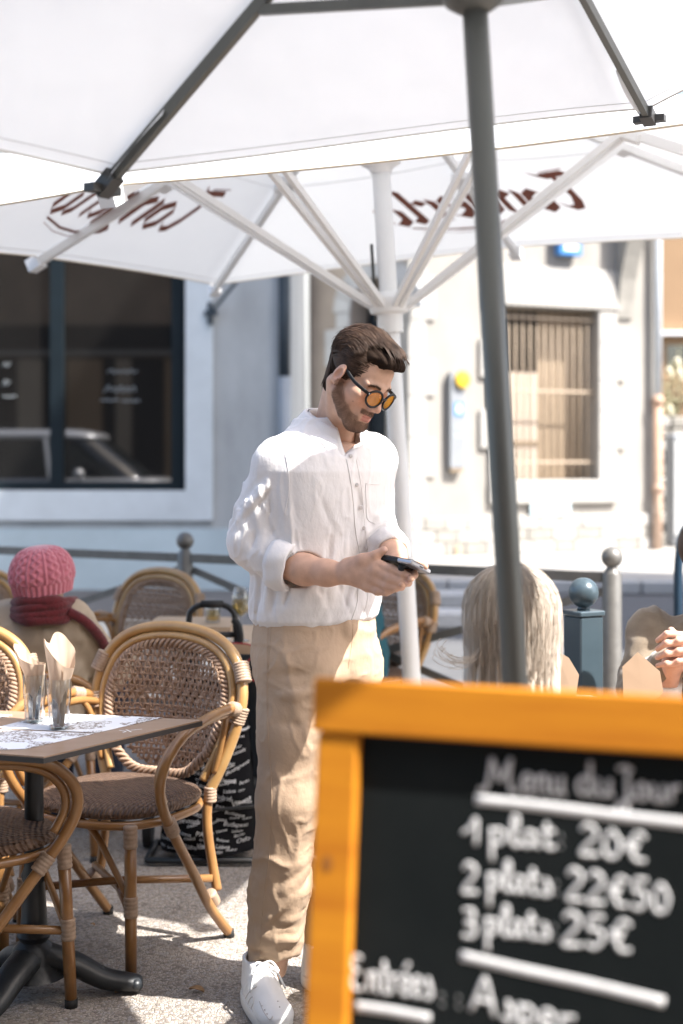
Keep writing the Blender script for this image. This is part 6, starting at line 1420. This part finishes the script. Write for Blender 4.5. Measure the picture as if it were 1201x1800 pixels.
m_brown = mat('brown_corduroy', (.20, .155, .105), .85, col2=(.14, .105, .07), scale=18, sheen=.3, bump=.3, bscale=200); m_dkblue = mat('dark_blue_trousers', (.03, .04, .07), .85); m_wtop = mat('white_top', (.74, .73, .72), .85, var=.05)
# person with the pink beanie, seen from behind
bh = U(79, 1018, 4.78); BP, Mb, MHb = seated('seated person in beige jacket, pink knitted beanie and red scarf seen from behind', (-1.075, 4.95), (.22, .975), .865, bh, (.55, .82, -.15), m_jbeige, m_dkblue, half=.215, seed=3, lean=-.12, hands=[V(-.78, 5.30, .72), V(-1.2, 5.35, .72)], hscale=.80)
m_knit = mat('pink_knit_wool', (.52, .165, .205), .9, col2=(.40, .11, .145), scale=50, sheen=.5, bump=.6, bscale=160, bdist=.004)
Mk = Matrix.Translation(bh) @ frame((0, 0, 0), (.55, .82, .1)).to_3x3().to_4x4()
def bean(u, v):
    th = 2 * math.pi * u; p = .002 + 1.568 * min(1, v / .72); r = .104 * math.sin(p) ** .78 - .012 * max(0, v - .72) / .28; z = .104 * math.cos(p) - .058 * max(0, v - .72) / .28
    cc = th / (2 * math.pi) * 11; ca = cc % 1.0; s1 = .22 * math.sin(v * 24 + 1.7 * math.floor(cc)); k = 0
    for c_, cw in ((.42 + s1, .15), (.42 - s1, .15), (.92, .08)):
        for o_ in (-1, 0, 1): k = max(k, .0080 * math.exp(-((ca - c_ + o_) / cw) ** 2))
    k += .0012 * math.sin(v * 150 + 14 * abs(ca - .42))
    if v > .80: k = .003 + .003 * math.sin(th * 34)
    r += k * min(1, p * 2.0)
    return Mk @ V(r * math.cos(th) * .97, r * math.sin(th) * 1.04 - .012, z + .012 + .006 * math.sin(th + 1) * v)
b = MB(); b.grid(bean, 260, 60, closed_u=True); BN = b.build('beanie', m_knit, BP)
m_scarf = mat('dark_red_scarf', (.115, .006, .009), .95, col2=(.06, .003, .004), scale=60, sheen=.2, bump=.7, bscale=140, bdist=.006)
sc_c = bh + V(.0, -.005, -.092); b = MB(); sr = random.Random(5)
for k in range(4):
    ph = sr.uniform(0, 6); b.tube([sc_c + V((.094 + .007 * math.sin(3 * a + ph)) * math.cos(a), (.098 + .006 * math.cos(2 * a + ph)) * math.sin(a), -.024 + .013 * k + .012 * math.sin(a + k)) for a in np.linspace(0, 6.283, 40, endpoint=False)], [.0185 + .003 * math.sin(5 * i / 6 + ph) for i in range(40)], 9, closed=True)
b.tube(spline([sc_c + V(.09, -.06, -.01), sc_c + V(.15, -.04, -.05), sc_c + V(.195, .03, -.13), sc_c + V(.20, .10, -.22)], 6), .017, 8); b.build('scarf', m_scarf, BP)
# person with long blonde hair behind the board, seen from behind
bl = U(898, 1083, 2.95); BL, Mbl, MHl = seated('seated person with long blonde hair and white top seen from behind the menu board', (.352, 3.02), (.10, .995), .845, bl, (.1, .99, -.2), m_wtop, m_dkblue, half=.175, seed=5, lean=-.05, top_name='top', hscale=.78)
m_blond = mat('blonde_hair', (.56, .49, .415), .6, col2=(.42, .36, .30), scale=30, stretch=(6, 6, .5), spec=.4)
g = SDF((bl.x - .15, bl.y - .16, .85), (bl.x + .15, bl.y + .15, bl.z + .14), .005); c0 = np.array(bl); g.ell(c0 + .91 * np.array((0, -.006, .018)), (.089, .095, .084), .02); g.cap(c0 + .91 * np.array((0, -.02, 0)), c0 + .91 * np.array((0, -.05, -.20)), .086, .073, .03); g.cap(c0 + .91 * np.array((-.05, -.02, -.02)), c0 + .91 * np.array((-.075, -.045, -.20)), .045, .032, .03); g.cap(c0 + .91 * np.array((.05, -.02, -.02)), c0 + .91 * np.array((.07, -.04, -.20)), .045, .032, .03)
P, F = g.net(); P = relax(P, F, 2); P += vnormals(P, F) * (.003 * np.sin(np.arctan2(P[:, 0] - bl.x, P[:, 1] - bl.y) * 34 + 4 * vnoise(P, 20, 3)))[:, None]; HB = obj('hair', np_mesh('hair', P, F), m_blond, BL)
b = MB(); hr3 = random.Random(8)
for i in range(3600):
    a = hr3.uniform(-math.pi, math.pi); a = a if abs(a) < 2.5 else a * .7; part = hr3.uniform(-.01, .01); pts = []; L_ = hr3.uniform(.22, .34); wob = hr3.uniform(0, 6); amp = hr3.uniform(.001, .005); r0 = hr3.uniform(.0004, .0010); lift = hr3.gauss(.001, .0035); kf = hr3.uniform(.0, .012)
    for k in range(15):
        t = k / 14; ang = math.pi * .5 * min(1, t * 2.1); w = math.sin(ang); dwn = max(0, t - .42) * L_ * 1.25; fl_ = 1 - .16 * max(0, t - .5) * 2
        x = bl.x + math.sin(a) * (.091 + lift) * w * fl_ + part * (1 - w) + amp * math.sin(t * 9 + wob) + math.sin(a) * kf * max(0, t - .5) * 2; y = bl.y - .010 - math.cos(a) * (.0965 + lift) * w * fl_ - .03 * max(0, t - .45); z = bl.z + .016 + (.085 + lift) * math.cos(ang) - dwn
        pts.append(V(x, y, z))
    b.tube(pts, [r0 * (.5 + .5 * math.sin(math.pi * (.15 + .8 * k / 14))) for k in range(15)], 3, caps=False)
for i in range(16):   # flicked-out lock on the left
    o_ = V(hr3.gauss(0, .003), hr3.gauss(0, .005), hr3.gauss(0, .0035)); q = [U(856, 1100, 2.90), U(842, 1148, 2.87), U(818, 1166, 2.86), U(793, 1164, 2.86), U(775, 1150, 2.86), U(782, 1139, 2.86)]
    b.tube(spline([v + o_ * (1 + .4 * j) for j, v in enumerate(q[:hr3.randint(4, 6)])], 5), .0007, 4, caps=False)
b.build('hair_strands', m_blond, HB)
# person at the right edge with clasped hands
rc = U(1250, 985, 4.02); q1, q2 = U(1178, 1178, 3.74), U(1212, 1178, 3.74)
RP, Mr, MHr = seated('person in brown corduroy jacket with clasped hands cut off by the right edge', (1.09, 4.12), (-.25, -.97), .905, rc, (-.35, -.93, -.1), m_brown, m_dkblue, half=.205, seed=9, lean=.06, hands=[U(1180, 1165, 3.75), U(1235, 1165, 3.75)])
g = SDF((.80, 3.60, .80), (1.06, 3.95, 1.06), .0026); q = lambda x, y, D=3.74: np.array(U(x, y, D))
g.cap(q(1172, 1205, 3.80), q(1182, 1165), .030, .028, .02); g.ell(q(1190, 1150, 3.735), (.030, .022, .034), .015)
for y0, y1, r in ((1116, 1122, .0086), (1132, 1137, .0092), (1150, 1152, .0092), (1168, 1166, .0083)): g.cap(q(1200, y0, 3.71), q(1172, y0 - 2, 3.70), r * 1.1, r, .004); g.cap(q(1172, y0 - 2, 3.70), q(1156, y1 + 4, 3.715), r, r * .8, .003)
for y0, r in ((1124, .008), (1142, .0084), (1160, .008)): g.cap(q(1225, y0, 3.705), q(1192, y0 + 2, 3.695), r * 1.1, r, .003); g.cap(q(1192, y0 + 2, 3.695), q(1176, y0 + 8, 3.705), r, r * .8, .003)
g.cap(q(1228, 1200, 3.80), q(1220, 1160), .030, .028, .02); g.ell(q(1215, 1148, 3.73), (.03, .024, .034), .015); g.cap(q(1196, 1128, 3.72), q(1180, 1108, 3.72), .013, .0095, .006)
P, F = g.net(); P = relax(P, F, 2)
old = RP.data; A = np.array([v.co for v in old.vertices]); Fq = np.array([tuple(p_.vertices) for p_ in old.polygons]); Cc = np.empty(len(A) * 4, np.float32); old.color_attributes['Col'].data.foreach_get('color', Cc)
PP, FF, CC = merge([(A, Fq, Cc.reshape(-1, 4)[:, :3].astype(float)), (P, F, np.repeat(np.array((.60, .36, .27))[None], len(P), 0) * (1 + .08 * vnoise(P, 70, 5))[:, None])]); RP.data = np_mesh('person', PP, FF, CC); RP.data.materials.append(m_skin)
b = MB(); b.tube([U(1168, 1228, 3.84), U(1174, 1196, 3.79)], [.046, .040], 16); b.build('shirt_cuff', m_wtop, RP)
g = SDF((rc.x - .13, rc.y - .15, rc.z - .1), (rc.x + .13, rc.y + .15, rc.z + .16), .006); c0 = np.array(rc); g.ell(c0 + np.array((0, .012, .04)), (.088, .1, .09), .01); g.ell(c0 + np.array((-.03, -.09, -.02)), (.09, .08, .09), .02, 's'); P, F = g.net(); obj('hair', np_mesh('hair', P, F), m_hair, RP)
# person in teal behind the standing person
tc_ = V(-.10, 6.02, 1.17); TP, Mt, MHt = seated('seated person in teal jacket and black trousers mostly hidden behind the standing person', (.045, 6.22), (-.94, -.34), .95, tc_, (-.9, -.4, -.2), m_teal, m_blk, half=.19, seed=13, lean=.04, knee=.47)
g = SDF((tc_.x - .13, tc_.y - .13, tc_.z - .1), (tc_.x + .13, tc_.y + .13, tc_.z + .16), .006); c0 = np.array(tc_); g.ell(c0 + np.array((.012, .004, .04)), (.092, .092, .088), .01); g.ell(c0 + np.array((-.10, -.05, -.03)), (.09, .09, .08), .02, 's'); P, F = g.net(); obj('hair', np_mesh('hair', P, F), m_hair, TP)
# kraft paper napkins at the table behind the board
m_kraft = cloth_translucent('kraft_paper', (.42, .31, .22), .15)
def fold_nap(c, pts, label):
    b = MB(); P3 = [U(x, y, D) for x, y, D in pts]; n = len(P3); mid = sum(P3, V(0, 0, 0)) / n + V(0, -.0015, 0); b.add(P3 + [mid], [(i, (i + 1) % n, n) for i in range(n)]); o = b.build('napkin', m_kraft, None, False); o.modifiers.new('t', 'SOLIDIFY').thickness = .0012; return tag(o, label, 'napkin', 'kraft paper napkins at the hidden table')
fold_nap(None, [(1094, 1172, 3.60), (1121, 1146, 3.60), (1160, 1180, 3.60), (1166, 1215, 3.60), (1130, 1262, 3.60), (1096, 1225, 3.60)], 'pointed kraft paper napkin standing before the brown sleeve')
fold_nap(None, [(975, 1142, 3.5), (1000, 1156, 3.5), (1018, 1186, 3.5), (1010, 1240, 3.5), (980, 1240, 3.5)], 'kraft paper napkin just right of the blonde hair')
T4 = thing('dining_table', 'wooden table hidden behind the menu board', 'table'); b = MB(); b.extrude([(.42, 3.36), (.98, 3.32), (1.0, 3.72), (.44, 3.75)], lambda u, v, d: V(u, v, d), .745, .715); b.build('table_top', m_ttop, T4, False, fixn=True)
b = MB(); b.lathe([(.22, .007), (.22, .02), (.03, .06), (.026, .70), (.1, .714)], 18, Matrix.Translation((.74, 3.6, 0))); b.build('column', m_cast, T4, 'auto')
chair((.352, 2.94), (.10, .995), 'rattan chair of the blonde person hidden behind the menu board')
chair((1.16, 4.16), (-.99, .08), 'rattan chair of the person in brown at the right edge')

# ------------------------------------------------------------------ parked car, seen as a reflection in the shop window
m_silver = mat('silver_car_paint', (.62, .62, .63), .3, var=.04, metal=.3, coat=.6); m_cglass = mat('car_glass', (.01, .014, .016), .05, spec=.8)
CAR = thing('parked_car', 'silver car parked left of the terrace, seen reflected in the shop window', 'car', (-4.95, 9.5, 0)); CAR.scale = (1.12, 1.08, 1.2)
g = SDF((-2.2, -.95, .1), (2.2, .95, 1.0), .035); g.loft([(.22, 0, 0, 2.02, .80), (.45, 0, 0, 2.10, .87), (.75, 0, 0, 2.07, .86), (.93, -.1, 0, 1.9, .80)], .06, p=5)
for x in (-1.3, 1.32):
    for s in (-1, 1): g.cap((x, s * .7, .32), (x, s * 1.0, .32), .37, .37, .02, 's')
P, F = g.net(); P = relax(P, F, 3); obj('body', np_mesh('body', P, F), m_silver, CAR)
g = SDF((-2.2, -.9, .8), (1.6, .9, 1.6), .03); g.loft([(.86, -.05, 0, 1.75, .77), (1.1, -.12, 0, 1.52, .73), (1.42, -.2, 0, 1.16, .62), (1.46, -.2, 0, 1.10, .58)], .03, p=4.5); P, F = g.net(); P = relax(P, F, 3); obj('greenhouse', np_mesh('greenhouse', P, F), m_cglass, CAR)
g = SDF((-2.2, -.9, 1.3), (1.6, .9, 1.7), .03); g.loft([(1.40, -.2, 0, 1.22, .655), (1.47, -.2, 0, 1.18, .63), (1.52, -.22, 0, .95, .5)], .03, p=4.5); P, F = g.net(); P = relax(P, F, 3); obj('roof', np_mesh('roof', P, F), m_silver, CAR)
for x in (-1.3, 1.32):
    for s in (-1, 1):
        b = MB(); b.lathe([(.2, -.1), (.32, -.1), (.335, -.07), (.335, .07), (.32, .1), (.2, .1)], 24, Matrix.Translation((x, s * .76, .335)) @ Matrix.Rotation(R(90), 4, 'X')); w_ = b.build('wheel', m_rub, CAR, 'auto'); b = MB(); b.lathe([(.02, -.08), (.205, -.08), (.205, .08), (.02, .08)], 20, Matrix.Translation((x, s * .765, .335)) @ Matrix.Rotation(R(90), 4, 'X')); b.build('rim', m_silver, w_, 'auto')
for s in (-1, 1):
    b = MB(); b.ball((1.98, s * .62, .68), (.12, .16, .08), 12, 8); b.build('headlight', m_glass, CAR); b = MB(); b.ball((-2.0, s * .66, .72), (.08, .12, .1), 12, 8); b.build('tail_light', MATS['red_strap'], CAR); b = MB(); b.ball((.85, s * .93, .98), (.07, .10, .07), 12, 8); b.build('mirror', m_silver, CAR)
for s in (-1, 1):
    for x in (-1.05, -.3, .45): b = MB(); b.bar(V(x, s * .80, .92), V(x - .1, s * .66, 1.42), .05, .03); b.build('window_pillar', m_silver, CAR, False)
